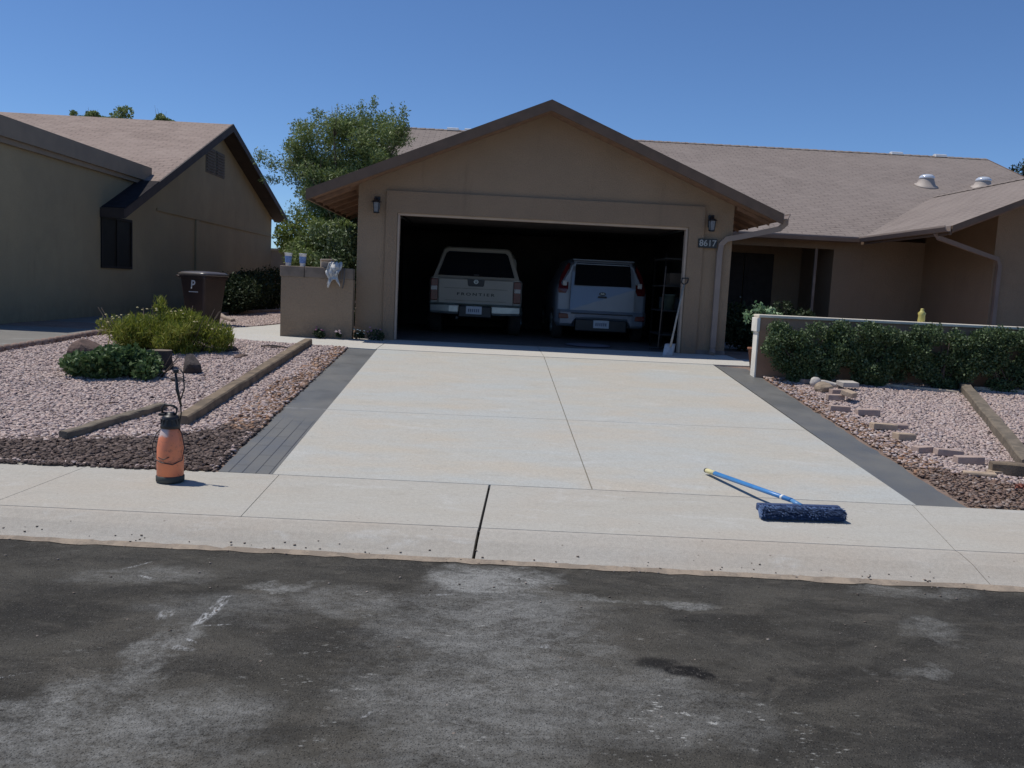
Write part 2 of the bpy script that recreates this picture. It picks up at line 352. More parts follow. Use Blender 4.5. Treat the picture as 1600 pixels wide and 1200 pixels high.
# sidewalk + rolled curb, in panels parted by real joints
g = .006
def panels(cuts, ya, yb, za, zb, mb, gap=.006):
    for a, b in zip(cuts[:-1], cuts[1:]):
        a0, b0 = a+(.009 if a == -.83 else .0025), b-(.009 if b == -.83 else .0025)
        zz = lambda x, y, a=a, b=b: za if abs(y-ya(x)) < abs(y-yb(x)) else zb
        p, q, r_, s_ = jx(a, 1)-a+a0, jx(b, 1)-b+b0, jx(b, 0)-b+b0, jx(a, 0)-a+a0
        mb.slab([(p, yb(p)+gap), (q, yb(q)+gap), (r_, ya(r_)-gap), (s_, ya(s_)-gap)], zz, .12)
cuts = [-40, -24, -16, -12, -9, -7.1, -5.55, -3.98, -2.43, -.83, 2.36, 4.0, 5.6, 7.2, 9, 12, 20, 40]
mb = MB(); panels(cuts, backY, creaseY, -.592, -.612, mb, .0025); mb.build('pavement', M_walk, kind='structure')
mb = MB(); V = []; 
cc = [-40, -24, -12, -7.1, -3.98, -.83, 2.2, 5.6, 9, 14, 24, 40]
for a, b in zip(cc[:-1], cc[1:]):
    R = []; ga = .010 if a == -.83 else .003; gb = .010 if b == -.83 else .003
    for tt, z in ((0, -.6135), (.12, -.618), (.45, -.655), (.8, -.715), (1, -.745), (1.0, -.84)):
        R.append([(x, creaseY(x)-.001+(streetY(x)-creaseY(x)+.002)*tt, z) for x in (jx(a, 1)+(jx(a, 2)-jx(a, 1))*tt+ga, jx(b, 1)+(jx(b, 2)-jx(b, 1))*tt-gb)])
    R.append([(jx(a, 1)+ga, creaseY(a)-.001, -.84), (jx(b, 1)-gb, creaseY(b)-.001, -.84)])
    n = len(R); v = [p for r in R for p in r]
    mb.add(v, [(2*i, 2*i+1, 2*((i+1) % n)+1, 2*((i+1) % n)) for i in range(n)]+[tuple(2*i for i in range(n)), tuple(2*i+1 for i in range(n))])
mb.build('kerb', M_curb, kind='structure')
# dirt line at the street edge and in joints
mb = MB()
mb.add([(x, creaseY(x)+dy, -.635) for x in (-40, 40) for dy in (-.025, .025)], [(0, 1, 3, 2)])
mb.add([(-40, backY(-40)-.03, -.62), (40, backY(40)-.03, -.62), (40, backY(40)+.03, -.62), (-40, backY(-40)+.03, -.62)], [(0, 1, 2, 3)])
for x in cuts[5:13]: mb.add([(jx(x, 0)-.03, backY(x), -.625), (jx(x, 0)+.03, backY(x), -.625), (jx(x, 1)+.03, creaseY(x), -.645), (jx(x, 1)-.03, creaseY(x), -.645)], [(0, 1, 2, 3)])
mb.build('joint_filler', M_dark, kind='structure')
t = NT('gutter_sand'); 
Md = t.fin(t.mix(t.ramp(t.noise(9, 5, .7), .4, .6), (.33, .265, .20), (.24, .195, .15)), .95, t.bump(t.noise(80, 4), .5, .01))
mb = MB(); rr = random.Random(3); A = []; B = []
for i in range(161):
    x = -8+i*.1; A.append((x, streetY(x)+.028+rr.uniform(-.015, .012), -.7295)); B.append((x, streetY(x)-.005-rr.uniform(0, .04), -.7445))
n = len(A); mb.add(A+B, [(i, n+i, n+i+1, i+1) for i in range(n-1)]); mb.build('gutter_sand', Md, kind='structure')

# driveway
DL, DR = -2.49, 2.53
mb = MB()
front = lambda x: backY(x)
def dz(x, y): return H(x, y)+.0 if y > -8.0 else -.590
def dpoly(P, mb): mb.slab(P, dz, .09)
jt = -5.78; jg = .005
dpoly([(DL, backY(DL)), (-jg, backY(0)), (-jg, jt-.003), (DL, jt-.003)], mb)
dpoly([(jg, backY(0)), (DR, backY(DR)), (DR, jt-.003), (jg, jt-.003)], mb)
dpoly([(DL, jt+.003), (-jg, jt+.003), (-jg, -1.8), (DL, -1.8)], mb)
dpoly([(jg, jt+.003), (DR, jt+.003), (DR+.02, -1.8), (jg, -1.8)], mb)
mb.build('driveway', M_conc, kind='structure')
mb = MB()
mb.add([(-.03, -8.09, -.615), (.03, -8.09, -.615), (.03, -1.8, -.085), (-.03, -1.8, -.085)], [(0, 1, 2, 3)])
mb.add([(DL, jt-.03, -.42), (DR, jt-.03, -.42), (DR, jt+.03, -.415), (DL, jt+.03, -.415)], [(0, 1, 2, 3)])
mb.build('driveway_joint_filler', simple('pale_joint', (.30, .25, .21), (.20, .16, .13), 2.5), kind='structure')
# apron and curved walk to the side of the house
mb = MB()
hz = lambda x, y: H(x, y)+.004
def hz2(x, y): return -.026+min(0, y)*.0167
mb.slab([(-2.5, -1.79), (-.004, -1.79), (-.004, .0), (-2.5, .0)], hz2, .1)
mb.slab([(.004, -1.79), (2.53, -1.79), (3.25, -1.75), (3.25, .0), (.004, .0)], hz2, .1)
mb.slab([(3.26, -1.75), (3.1, -1.95), (5.2, -1.95), (5.2, 5.5), (3.26, 5.5)], hz2, .1)
walk = [(-2.51, -1.83), (-2.51, .0), (-4.28, .0), (-4.28, 4), (-4.0, 6), (-4.9, 6), (-5.05, 4), (-5.25, 2.4), (-5.5, 1.3), (-5.55, .5), (-5.3, -.5), (-4.9, -1.15), (-4.3, -1.45), (-3.6, -1.62)]
mb.slab(list(reversed(walk)), hz2, .1)
mb.build('walkway', M_apron, kind='structure')
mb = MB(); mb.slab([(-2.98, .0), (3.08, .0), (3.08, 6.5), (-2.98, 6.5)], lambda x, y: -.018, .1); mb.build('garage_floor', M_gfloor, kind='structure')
# fresh dark border strips
def m_strip(name, planks):
    t = NT(name)
    col = t.mix(t.ramp(t.noise(1.1, 5, .6), .35, .65), (.150, .148, .138), (.118, .122, .122))
    sep = t.n.new('ShaderNodeSeparateXYZ'); t.l.new(t.P, sep.inputs[0])
    if planks:
        # troweled courses show at the street end
        cmb = t.n.new('ShaderNodeCombineXYZ'); t.l.new(sep.outputs[1], cmb.inputs[0]); t.l.new(sep.outputs[0], cmb.inputs[1])
        br = t.n.new('ShaderNodeTexBrick'); t.l.new(cmb.outputs[0], br.inputs['Vector']); br.inputs['Scale'].default_value = 1
        br.inputs['Brick Width'].default_value = .6; br.inputs['Row Height'].default_value = .105; br.inputs['Mortar Size'].default_value = .006; br.inputs['Mortar Smooth'].default_value = .5
        k = t.math('MULTIPLY', br.outputs['Fac'], t.ramp(sep.outputs[1], -6.0, -6.7, 0, .8))
        col = t.mix(k, col, (.025, .026, .03))
        hh = t.math('SUBTRACT', t.math('MULTIPLY', t.noise(90, 4), .5), k)
        line = t.ramp(t.math('ABSOLUTE', t.math('ADD', sep.outputs[1], 5.76)), .010, .018, .5, 0)
        col = t.mix(t.math('MULTIPLY', line, t.ramp(t.noise(8), .35, .5)), col, (.3, .3, .3))
    else:
        hh = t.noise(90, 4)
        wet = t.math('MULTIPLY', t.ramp(t.noise(3, 5, .6, t.map(scale=(1, .35, 1))), .52, .75), .5)
        col = t.mix(wet, col, (.12, .115, .11))
    col = t.mix(t.ramp(t.noise(25, 5, .7), .5, .75, 0, .5), col, (.13, .12, .11))
    return t.fin(col, t.ramp(t.noise(2.5, 4), .3, .7, .38, .7), t.bump(hh, .35, .006), spec=.4)
rr = random.Random(5)
def ragged(P0, P1, n, amp):
    return [(P0[0]+(P1[0]-P0[0])*i/n+rr.uniform(-amp, amp), P0[1]+(P1[1]-P0[1])*i/n) for i in range(n+1)]
mb = MB()
mb.slab([(DL-.004, backY(-2.5)+.004), (DL-.004, -1.84)]+ragged((-2.92, -1.72), (-2.93, backY(-2.93)+.004), 40, .015), lambda x, y: H(x, y)-.006, .09)
mb.build('driveway_border', m_strip('dark_border_left', True), kind='structure')
mb = MB()
mb.slab([(DR+.004, backY(2.55)+.004)]+list(reversed(ragged((3.02, -2.55), (2.93, backY(2.93)+.004), 40, .018)))+[(3.0, -2.0), (2.58, -1.84)], lambda x, y: H(x, y)-.006, .09)
mb.build('driveway_border', m_strip('dark_border_right', False), kind='structure')
# neighbour's concrete
edge = [(-7.45, -8.0), (-7.32, -5.2), (-7.11, -3.42), (-6.86, -2.6), (-6.58, -1.55), (-6.42, -.4), (-6.45, .8), (-6.75, 2.4), (-7.1, 4.4)]
mb = MB(); mb.slab([(-8.8, -1.8), (-8.8, 4.4)]+list(reversed(edge[4:]))+[(-6.63, -1.8)], hz, .1)
mb.slab([(-16, -8.0), (-16, -1.8), (-6.63, -1.8)]+list(reversed(edge[:4])), hz, .1); mb.build('neighbour_driveway', M_patio, kind='structure')

exec_marker = 0
# ------------------------------------------------------------------ THE HOUSE
house = thing('house', 'tan stucco house with open two-car garage under a brown gable roof', 'house')
ZR, SG = 3.94, .414
gr = lambda x, y: ZR-SG*abs(x)
EV = 2.36; SM = .389
mr = lambda x, y: EV+(y-3.7)*SM
WX, WZ, SW = 10.2, 3.73, .428
wr = lambda x, y: WZ-SW*abs(x-WX)
yv = 3.7+(ZR-EV)/SM; yw = 3.7+(WZ-EV)/SM; RY = 11.9; RZ = mr(0, RY)
def layer(off, t, name, ma, mbk):
    o = lambda fn: (lambda x, y: fn(x, y)-off)
    a = MB(); a.slab([(-3.82, -.5), (0, -.5), (0, yv), (-3.82, 3.7)], o(gr), t); a.slab([(0, -.5), (3.82, -.5), (3.82, 3.7), (0, yv)], o(gr), t)
    a.slab([(7.0, .1), (WX, .1), (WX, yw), (7.0, 3.7)], o(wr), t); a.slab([(WX, .1), (13.4, .1), (13.4, 3.7), (WX, yw)], o(wr), t)
    a.build(name, ma, house)
    b = MB(); b.slab([(-3.79, 3.7), (0, yv), (3.82, 3.7), (7.0, 3.7), (WX, yw), (13.4, 3.7), (14.11, 3.7), (14.11, RY), (-3.79, RY)], o(mr), t)
    b.slab([(-3.79, RY), (14.11, RY), (14.11, 20), (-3.79, 20)], o(lambda x, y: RZ-(y-RY)*SM), t)
    return b.build(name, mbk, house)
layer(0, .035, 'roof', M_shX, M_shY)
layer(.036, .085, 'soffit', M_soffit, M_soffit)
# ridge caps
for (x0, y0, x1, y1, z) in ((-3.79, RY, 14.11, RY, RZ), (0, -.5, 0, yv-.2, ZR), (WX, .1, WX, yw-.2, WZ)):
    mb = MB(); L = math.hypot(x1-x0, y1-y0); n = int(L/.26)
    for i in range(n):
        a, b = i/n, (i+1.15)/n; xa, ya = x0+(x1-x0)*a, y0+(y1-y0)*a; xb, yb = x0+(x1-x0)*min(b, 1), y0+(y1-y0)*min(b, 1)
        dx, dy = (0, .13) if y0 == y1 else (.13, 0); dr = .13*.4
        mb.add([(xa-dx, ya-dy, z-dr+.010), (xa, ya, z+.012), (xa+dx, ya+dy, z-dr+.010), (xb-dx, yb-dy, z-dr+.022), (xb, yb, z+.026), (xb+dx, yb+dy, z-dr+.022)], [(0, 1, 4, 3), (1, 2, 5, 4), (0, 3, 4, 1)])
    mb.build('ridge_cap', M_shX, house)
# walls: garage front (one sheet with the door opening), sides, back
OT = 2.10
mb = MB()
mb.prism([(-3.1, -.1), (-2.44, -.1), (-2.44, OT), (2.44, OT), (2.44, -.1), (3.2, -.1), (3.2, gr(3.2, 0)-.122), (0, ZR-.122), (-3.1, gr(3.1, 0)-.122)], 'y', 0, .18)
mb.build('wall', M_wall, house)
for a_, b_ in ((-3.1, -2.98), (3.08, 3.2)): mb = MB(); mb.box(a_, b_, .181, 6.34, -.1, 2.5); mb.build('wall', M_wall, house)
mb = MB()   # surround standing proud round the opening
mb.prism([(-2.63, -.04), (-2.445, -.04), (-2.445, OT-.005), (2.445, OT-.005), (2.445, -.04), (2.70, -.04), (2.70, 2.45), (-2.63, 2.45)], 'y', -.045, -.001)
mb.build('garage_door_surround', M_trim, house)
mb = MB()   # pale jamb liner inside the opening
mb.prism([(-2.443, -.02), (-2.405, -.02), (-2.405, OT-.04), (2.405, OT-.04), (2.405, -.02), (2.443, -.02), (2.443, OT-.003), (-2.443, OT-.003)], 'y', .0, .13)
mb.build('door_jamb', simple('pale_jamb', (.50, .40, .31), (.44, .35, .28), 3, .7), house)
mb = MB()   # garage lining: ceiling, back wall, side linings
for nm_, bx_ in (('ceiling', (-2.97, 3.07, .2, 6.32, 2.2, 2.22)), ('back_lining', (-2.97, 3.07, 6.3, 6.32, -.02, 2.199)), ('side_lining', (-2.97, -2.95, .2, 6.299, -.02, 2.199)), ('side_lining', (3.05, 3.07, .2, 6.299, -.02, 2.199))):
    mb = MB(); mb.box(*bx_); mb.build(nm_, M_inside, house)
gd = MB()
for i in range(4): gd.bbox(-2.42, 2.42, .45+i*.52, .45+i*.52+.52, 2.12, 2.165, .006)
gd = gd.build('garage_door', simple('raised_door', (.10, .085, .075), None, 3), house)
for sx in (-2.47, 2.47): mb = MB(); mb.tube([(sx, .22, .1), (sx, .22, 1.8), (sx, .35, 2.08), (sx, 2.7, 2.13)], .018, 6); mb.build('door_track', M_chrome, gd)
# foot of the front wall a little darker: exposed slab edge
for a_, b_ in ((-3.11, -2.635), (2.705, 3.21)): mb = MB(); mb.box(a_, b_, -.012, -.001, -.09, .045); mb.build('slab_edge', simple('foundation', (.22, .18, .16)), house)
# rake fascia (front of garage gable), vertical boards
def rake(mb, x0, x1, fn, y0, y1, h=.17, lift=.012):
    mb.prism([(x0, fn(x0, 0)+lift), (x1, fn(x1, 0)+lift), (x1, fn(x1, 0)+lift-h), (x0, fn(x0, 0)+lift-h)], 'y', y0, y1)
def fas(fn):
    mb = MB(); fn(mb); mb.build('fascia', M_fascia, house)
fas(lambda m: m.prism([(-3.86, gr(3.86, 0)+.012), (0, ZR+.012), (3.86, gr(3.86, 0)+.012), (3.86, gr(3.86, 0)-.158), (0, ZR-.158), (-3.86, gr(3.86, 0)-.158)], 'y', -.54, -.502))
fas(lambda m: m.box(-3.862, -3.822, -.50, 3.7, EV-.165, EV+.004))
fas(lambda m: m.prism([(6.98, wr(6.98, 0)+.012), (WX, WZ+.012), (13.44, wr(13.44, 0)+.012), (13.44, wr(13.44, 0)-.09), (WX, WZ-.09), (6.98, wr(6.98, 0)-.09)], 'y', .06, .098))
fas(lambda m: m.box(3.9, 6.96, 3.66, 3.698, EV-.12, EV)); fas(lambda m: m.box(6.96, 6.998, .1, 3.65, EV-.15, EV))
for xa in (-3.83, 14.112): fas(lambda m: m.prism([(3.66, mr(0, 3.66)+.01), (RY, RZ+.01), (20, EV-.07), (20, EV-.25), (RY, RZ-.16), (3.66, mr(0, 3.66)-.16)], 'x', xa, xa+.038))
for sx in (-1, 1):
    for k in range(7):
        yy = -.1+k*.6; x0, x1 = sx*3.22, sx*3.78; mb = MB()
        mb.add([(x, yy+dy, gr(x, 0)-.125-dz_) for x in (x0, x1) for dy in (0, .04) for dz_ in (0, .06)], [(0, 1, 3, 2), (4, 6, 7, 5), (0, 4, 5, 1), (2, 3, 7, 6), (1, 5, 7, 3), (0, 2, 6, 4)])
        mb.build('rafter_tail', M_soffit, house)
# gutters: K-like trough
def gutter(pts_a, pts_b, out):
    mb = MB(); R = []
    for p in (pts_a, pts_b):
        R.append([(p[0]+out[0]*a, p[1]+out[1]*a, p[2]+z) for a, z in ((0, 0), (0, -.10), (.07, -.10), (.11, -.03), (.11, .0), (.10, .0), (.10, -.025), (.065, -.09), (.01, -.09), (.01, 0))])
    mb.loft(R); return mb
gutter((3.862, -.54, EV+.0), (3.862, 3.6, EV), (1, 0)).build('gutter', M_gutter, house)
gutter((4.0, 3.655, EV+.0), (6.90, 3.655, EV), (0, -1)).build('gutter', M_gutter, house)
gutter((6.955, .06, EV), (6.955, 3.5, EV), (-1, 0)).build('gutter', M_gutter, house)
def dspout(pts, w_, d_):
    mb = MB(); pts = [Vector(p) for p in pts]; R = []
    for i, p in enumerate(pts):
        d = (pts[min(i+1, len(pts)-1)]-pts[max(i-1, 0)]).normalized(); sdy = Vector((0, 1, 0)); u = d.cross(sdy).normalized(); vv = Vector((0, 1, 0)) if abs(d.y) < .5 else d.cross(u).normalized()
        R.append([tuple(p+u*a*w_/2+vv*b*d_/2) for a, b in ((-1, -1), (1, -1), (1, 1), (-1, 1))])
    mb.loft(R); return mb
dspout([(3.92, -.46, 2.28), (3.93, -.44, 2.20), (3.86, -.38, 2.12), (3.35, -.17, 1.99), (3.08, -.075, 1.93), (3.0, -.05, 1.84), (2.985, -.048, 1.7), (2.985, -.048, .12), (2.97, -.09, .04), (2.96, -.16, .0)], .09, .065).build('downspout', M_gutter, house)
dspout([(6.93, .5, 2.27), (7.0, .52, 2.18), (8.3, 1.3, 1.98), (8.62, 1.44, 1.92), (8.68, 1.455, 1.8), (8.68, 1.455, .05)], .075, .075).build('downspout', simple('brown_pipe', (.27, .21, .175), (.24, .185, .155), 3), house)
# main front wall, entry recess, right wing
mb = MB()

mb.prism([(8.6, -.3), (13.1, -.3), (13.1, wr(13.1, 0)-.122), (WX, WZ-.122), (8.6, wr(8.6, 0)-.122)], 'y', 1.5, 1.68)
mb.build('wall', M_wall, house)
for bx_ in ((8.6, 8.75, 1.68, 4.15, -.1, 2.9), (6.6, 8.75, 4.15, 4.3, -.1, 2.35), (6.6, 6.75, 4.301, 6.09, -.1, 2.6), (3.2, 6.75, 6.1, 6.25, -.1, 2.9), (3.201, 6.599, 4.15, 4.3, 2.12, 2.35), (13.0, 13.1, 1.681, 18.99, -.1, 2.3), (-3.45, 13.1, 19, 19.1, -.1, 2.2), (-3.6, -3.101, 6.35, 6.5, -.1, 2.4)):
    mb = MB(); mb.box(*bx_); mb.build('wall', M_wall, house)
for xa in (-3.6, 13.8): mb = MB(); mb.prism([(6.51, -.1), (6.51, mr(0, 6.51)-.14), (RY, RZ-.16), (19.3, 2.3), (19.3, -.1)], 'x', xa, xa+.15); mb.build('gable_wall', M_wall, house)
def window(x0, x1, z0, z1, y, parent, label=None, mull=1):
    fr = MB(); fr.box(x0, x0+.05, y-.03, y, z0, z1); fr.box(x1-.05, x1, y-.03, y, z0, z1); fr.box(x0+.05, x1-.05, y-.03, y, z1-.05, z1); fr.box(x0+.05, x1-.05, y-.03, y, z0, z0+.05)
    for k in range(mull): xm = x0+(x1-x0)*(k+1)/(mull+1); fr.box(xm-.02, xm+.02, y-.028, y, z0+.05, z1-.05)
    o = fr.build('window', simple('bronze_frame', (.05, .04, .035)), parent)
    p = MB(); p.box(x0+.05, x1-.05, y-.015, y-.008, z0+.05, z1-.05); p.build('pane', M_glass, o); return o
window(3.75, 4.15, .5, 2.0, 6.098, house, mull=0)
mb = MB()
for k in range(2):
    x0 = 4.5+k*.72; mb.bbox(x0, x0+.70, 6.03, 6.085, -.02, 2.05, .01); mb.box(x0+.1, x0+.6, 6.02, 6.03, .2, .95); mb.box(x0+.1, x0+.6, 6.02, 6.03, 1.05, 1.9)
dr = mb.build('entry_door', simple('dark_entry_door', (.035, .028, .026)), house)
mb = MB(); mb.lathe([(.0, -.03), (.028, -.02), (.03, 0), (.02, .025), (.0, .03)], (5.16, 5.99, 1.0), 12); mb.build('handle', M_chrome, dr)
mb = MB(); mb.bbox(6.2, 6.26, 4.17, 4.23, -.02, 2.12, .01); mb.bbox(6.17, 6.29, 4.16, 4.28, -.02, .1, .01); mb.build('porch_post', simple('post_paint', (.28, .22, .18)), house)
# skylight tubes on the roof: part of the roof
for (x, y) in ((10.55, 8.3), (12.1, 8.35)):
    z = mr(x, y); tb = MB(); tl = SM
    R = []
    for r, hh in ((.29, .0), (.29, .02), (.235, .04), (.19, .15), (.18, .185)):
        k = max(0, 1-hh/.2)
        R.append([(x+r*math.cos(a), y+r*math.sin(a), z+hh+r*math.sin(a)*tl*k) for a in [2*math.pi*i/28 for i in range(28)]])
    tb.loft(R, True, True); o = tb.build('skylight_tube', simple('flashing_beige', (.42, .36, .31), (.36, .31, .27), 5, .6), house)
    d = MB(); d.lathe([(.165, .17), (.195, .19), (.198, .21), (.18, .25), (.13, .29), (.06, .305), (.0, .31)], (x, y, z), 28); d.build('dome', simple('acrylic_dome', (.75, .78, .8), (.7, .73, .75), 3, .08, bump=0, metal=.35, spec=.8), o)
for x in (-1.63, -2.15, 11.32, 12.67):
    mb = MB(); mb.prism([(RY-.12, RZ-.02), (RY-.10, RZ+.05), (RY, RZ+.075), (RY+.1, RZ+.05), (RY+.12, RZ-.02)], 'x', x-.17, x+.17); mb.build('ridge_vent', M_white, house)
# wall lanterns
def lantern(x, z):
    m = MB(); m.bbox(x-.05, x+.05, -.075, -.047, z-.09, z+.12, .008); m.tube([(x, -.07, z+.06), (x, -.11, z+.10), (x, -.15, z+.07)], .010, 6)
    m.lathe([(.02, .065), (.075, .035), (.085, .02), (.07, .015)], (x, -.15, z), 8, False); m.lathe([(.04, -.16), (.055, -.15), (.055, -.14)], (x, -.15, z), 8, False); m.lathe([(.03, .065), (.012, .09), (.0, .10)], (x, -.15, z), 8, False)
    for a in range(4):
        ca, sa = math.cos(a*math.pi/2+.78), math.sin(a*math.pi/2+.78); m.tube([(x+.052*ca, -.15+.052*sa, z-.145), (x+.068*ca, -.15+.068*sa, z+.018)], .005, 4)
    o = m.build('wall_lantern', M_black, house); gl = MB(); gl.lathe([(.045, -.14), (.06, .013)], (x, -.15, z), 8, False); gl.build('glass', simple('seeded_glass', (.18, .2, .22), (.14, .16, .18), 30, .15, bump=0), o)
lantern(-2.78, 2.22); lantern(2.80, 2.20)
mb = MB(); mb.bbox(2.61, 2.93, -.068, -.047, 1.77, 1.92, .006); pl = mb.build('number_plaque', simple('black_plaque', (.02, .022, .022), None, 5, .4), house)
text_mesh('digits', '8617', .145, simple('digit_white', (.34, .36, .35), (.28, .3, .29)), pl, Matrix.Translation((2.77, -.071, 1.845)) @ FRONT, .002, 1.0, .002)
# electrical conduit on the wing wall
# low side wall, attached courtyard wall
lw = thing('low_wall', 'low tan stucco wall with grey block cap left of the garage', 'wall')
mb = MB(); mb.box(-4.28, -3.103, -.3, -.10, -.1, .95); mb.build('wall_face', M_wall, lw)
mb = MB()
for k in range(3): mb.bbox(-4.30+k*.4, -4.30+k*.4+.392, -.31, -.09, .952, 1.13, .012)
mb.build('cap', simple('grey_block', (.24, .19, .145), (.19, .15, .115), 6, .95, .4, 50, .01), lw)
for (x, lab) in ((-4.19, 'tall white and blue paper cup at the outer end of the low wall'), (-3.955, 'tall white and blue paper cup nearer the garage on the low wall')):
    c = thing('paper_cup', lab, 'cup', (x, -.2, 1.13), group='cups on the low wall')
    m = MB(); m.lathe([(.040, 0), (.043, .004), (.062, .20), (.066, .203), (.066, .209), (.058, .207), (.038, .01), (.0, .01)], n=20); m.build('cup', M_white, c)
    m = MB(); m.lathe([(.0478, .05), (.0585, .158)], n=20, cap=False); m.build('printed_band', simple('blue_print', (.10, .19, .42), (.25, .36, .6), 60, .5, bump=0), c)
# rag draped on the low wall
def sheet(fn, nu, nv, th=.0):
    v = [fn(i/nu, j/nv) for j in range(nv+1) for i in range(nu+1)]
    return v, [(j*(nu+1)+i, j*(nu+1)+i+1, (j+1)*(nu+1)+i+1, (j+1)*(nu+1)+i) for j in range(nv) for i in range(nu)]
rr = random.Random(11)
def ragf(u, v):
    s = v*.42; x = -3.50+u*.20+.025*math.sin(v*9+u*5)-.03*v; 
    cr = .022*math.sin(u*17+v*6)+.018*math.sin(u*9-v*14)+rr.uniform(-.006, .006)
    if s < .14: return (x, -.20-s+.02*math.sin(u*8), 1.15+abs(cr)*2.0)
    return (x, -.345-abs(cr)*1.5, 1.15-(s-.14)*(1+.25*math.sin(u*7)))
v, f = sheet(ragf, 22, 26); m = MB(); m.add(v, f, True); o = m.build('rag', simple('white_cloth', (.62, .62, .60), (.45, .45, .44), 12, .95)); o.modifiers.new('s', 'SOLIDIFY').thickness = .006
tag(o, 'crumpled white rag hanging over the front of the low wall', 'rag')
m = MB(); m.bbox(-.10, .10, -.07, .07, 0, .09, .006); m.add([(-.10, -.07, .09), (.10, -.07, .09), (.12, -.12, .13), (-.11, -.12, .12)], [(0, 1, 2, 3)]); m.add([(-.10, .07, .09), (.10, .07, .09), (.10, .10, .15), (-.10, .1, .14)], [(0, 1, 2, 3)])
o = m.build('cardboard_box', simple('cardboard', (.30, .23, .17), (.36, .31, .26), 8, .9)); o.location = (-3.56, -.19, 1.13); o.rotation_euler = (0, 0, .3); tag(o, 'small open brown box on the low wall beside the rag', 'box')
m = MB(); m.tube([(0, 0, 0), (-.02, -.02, .05), (.0, -.045, .08), (.01, -.05, .05), (.01, -.05, -.1), (0, -.045, -.2)], .008, 6); m.tube([(.05, -.03, .03), (.06, -.05, -.03), (.05, -.055, -.22), (.03, -.05, -.30)], .012, 6)
o = m.build('cord', simple('grey_cord', (.13, .12, .11))); o.location = (-3.30, -.30, 1.10); tag(o, 'short grey cord hanging on the low wall below the rag', 'cord')

# ------------------------------------------------------------------ NEIGHBOUR HOUSE
nh = thing('house', 'shaded olive stucco house at the left with pink shingle roof', 'house')
NX = -8.8; RX = -8.35; NRY, NRZ, NE = 10.75, 5.18, 3.35; NS = (NRZ-2.16)/(NRY-NE); NS2 = .31
nroof = lambda x, y: 2.16+(y-NE)*NS if y <= NRY else NRZ-(y-NRY)*NS2
m = MB(); m.box(-16, NX, -.93, 6.2, -.15, 3.20); m.prism([(6.2, -.15), (17.2, -.15), (17.2, nroof(0, 17.2)-.12), (NRY, NRZ-.12), (6.2, nroof(0, 6.2)-.12)], 'x', -25, NX)
m.build('wall', M_nwall, nh)
m = MB(); P = [(NE, nroof(0, NE)), (NRY, NRZ), (17.6, nroof(0, 17.6)), (17.6, nroof(0, 17.6)-.05), (NRY, NRZ-.05), (NE, nroof(0, NE)-.05)]
m.prism([(5.75, nroof(0, 5.75)), (NRY, NRZ), (17.6, nroof(0, 17.6)), (17.6, nroof(0, 17.6)-.05), (NRY, NRZ-.05), (5.75, nroof(0, 5.75)-.05)], 'x', -26, NX+.001); m.prism(P, 'x', NX+.002, RX); m.build('roof', M_nsh, nh)
m = MB(); P2 = [(y, z-.052) for y, z in P[:3]]+[(y, z-.09) for y, z in P[3:]]; m.prism(P2, 'x', NX+.003, RX-.001)
m.prism([(NE+.01, nroof(0, NE)+.0), (NRY, NRZ+.012), (17.62, nroof(0, 17.62)+.012), (17.62, nroof(0, 17.62)-.19), (NRY, NRZ-.2), (NE+.01, nroof(0, NE)-.19)], 'x', RX+.001, RX+.04)
m.box(NX, RX+.04, NE-.04, NE, 1.97, 2.165); m.build('fascia', M_nfdark, nh)
m = MB(); m.prism([(NE+.02, nroof(0, NE+.02)+.004), (5.2, nroof(0, 5.2)+.004), (5.2, nroof(0, 5.2)+.016), (NE+.02, nroof(0, NE+.02)+.016)], 'x', NX+.004, RX+.035); m.build('painted_shade_strip', simple('painted_roof_shade', (.035, .032, .035), (.025, .023, .025), 6, .9, spec=.1), nh)  # dark sheet standing in for the wing's shadow on the roof overhang
m = MB(); m.box(-16.1, NX+.12, -1.05, 5.72, 2.95, 3.27); m.box(-16, NX+.07, -1.0, 5.70, 2.86, 2.948); m.build('parapet', M_nfascia, nh)
m = MB(); m.box(NX+.001, NX+.03, 6.3, 17.1, 2.36, 2.42); m.box(NX+.001, NX+.05, 9.0, 9.25, 0, 2.35); m.build('belt_trim', M_nwall, nh)
fr = MB(); y0, y1, z0, z1 = 3.34, 4.86, .95, 2.02
fr.box(NX+.001, NX+.03, y0, y0+.05, z0, z1); fr.box(NX+.001, NX+.03, y1-.05, y1, z0, z1); fr.box(NX+.001, NX+.03, y0+.05, y1-.05, z1-.05, z1); fr.box(NX+.001, NX+.03, y0+.05, y1-.05, z0, z0+.05); fr.box(NX+.001, NX+.028, 4.07, 4.12, z0+.05, z1-.05)
o = fr.build('window', simple('black_frame', (.008, .008, .008), None, 3, .8), nh); p = MB(); p.box(NX+.001, NX+.012, y0+.05, y1-.05, z0+.05, z1-.05); p.build('pane', simple('screened_glass', (.012, .014, .014), None, 3, .6, spec=.1), o)
m = MB()
for a, b in ((9.85, 10.62), (10.72, 11.49)):
    m.box(NX+.001, NX+.02, a, b, 3.72, 4.42)
    for k in range(8): m.box(NX+.02, NX+.05, a+.04, b-.04, 3.77+k*.08, 3.80+k*.08)
m.build('louvre', simple('louvre_paint', (.15, .14, .12)), nh)
m = MB(); m.prism([(-3, 0), (-3, .5)], 'x', 0, 1) if False else m.box(-15, -11, -.96, -.932, -.03, 2.2)
m.build('garage_door', simple('neighbour_door', (.4, .37, .3)), nh)

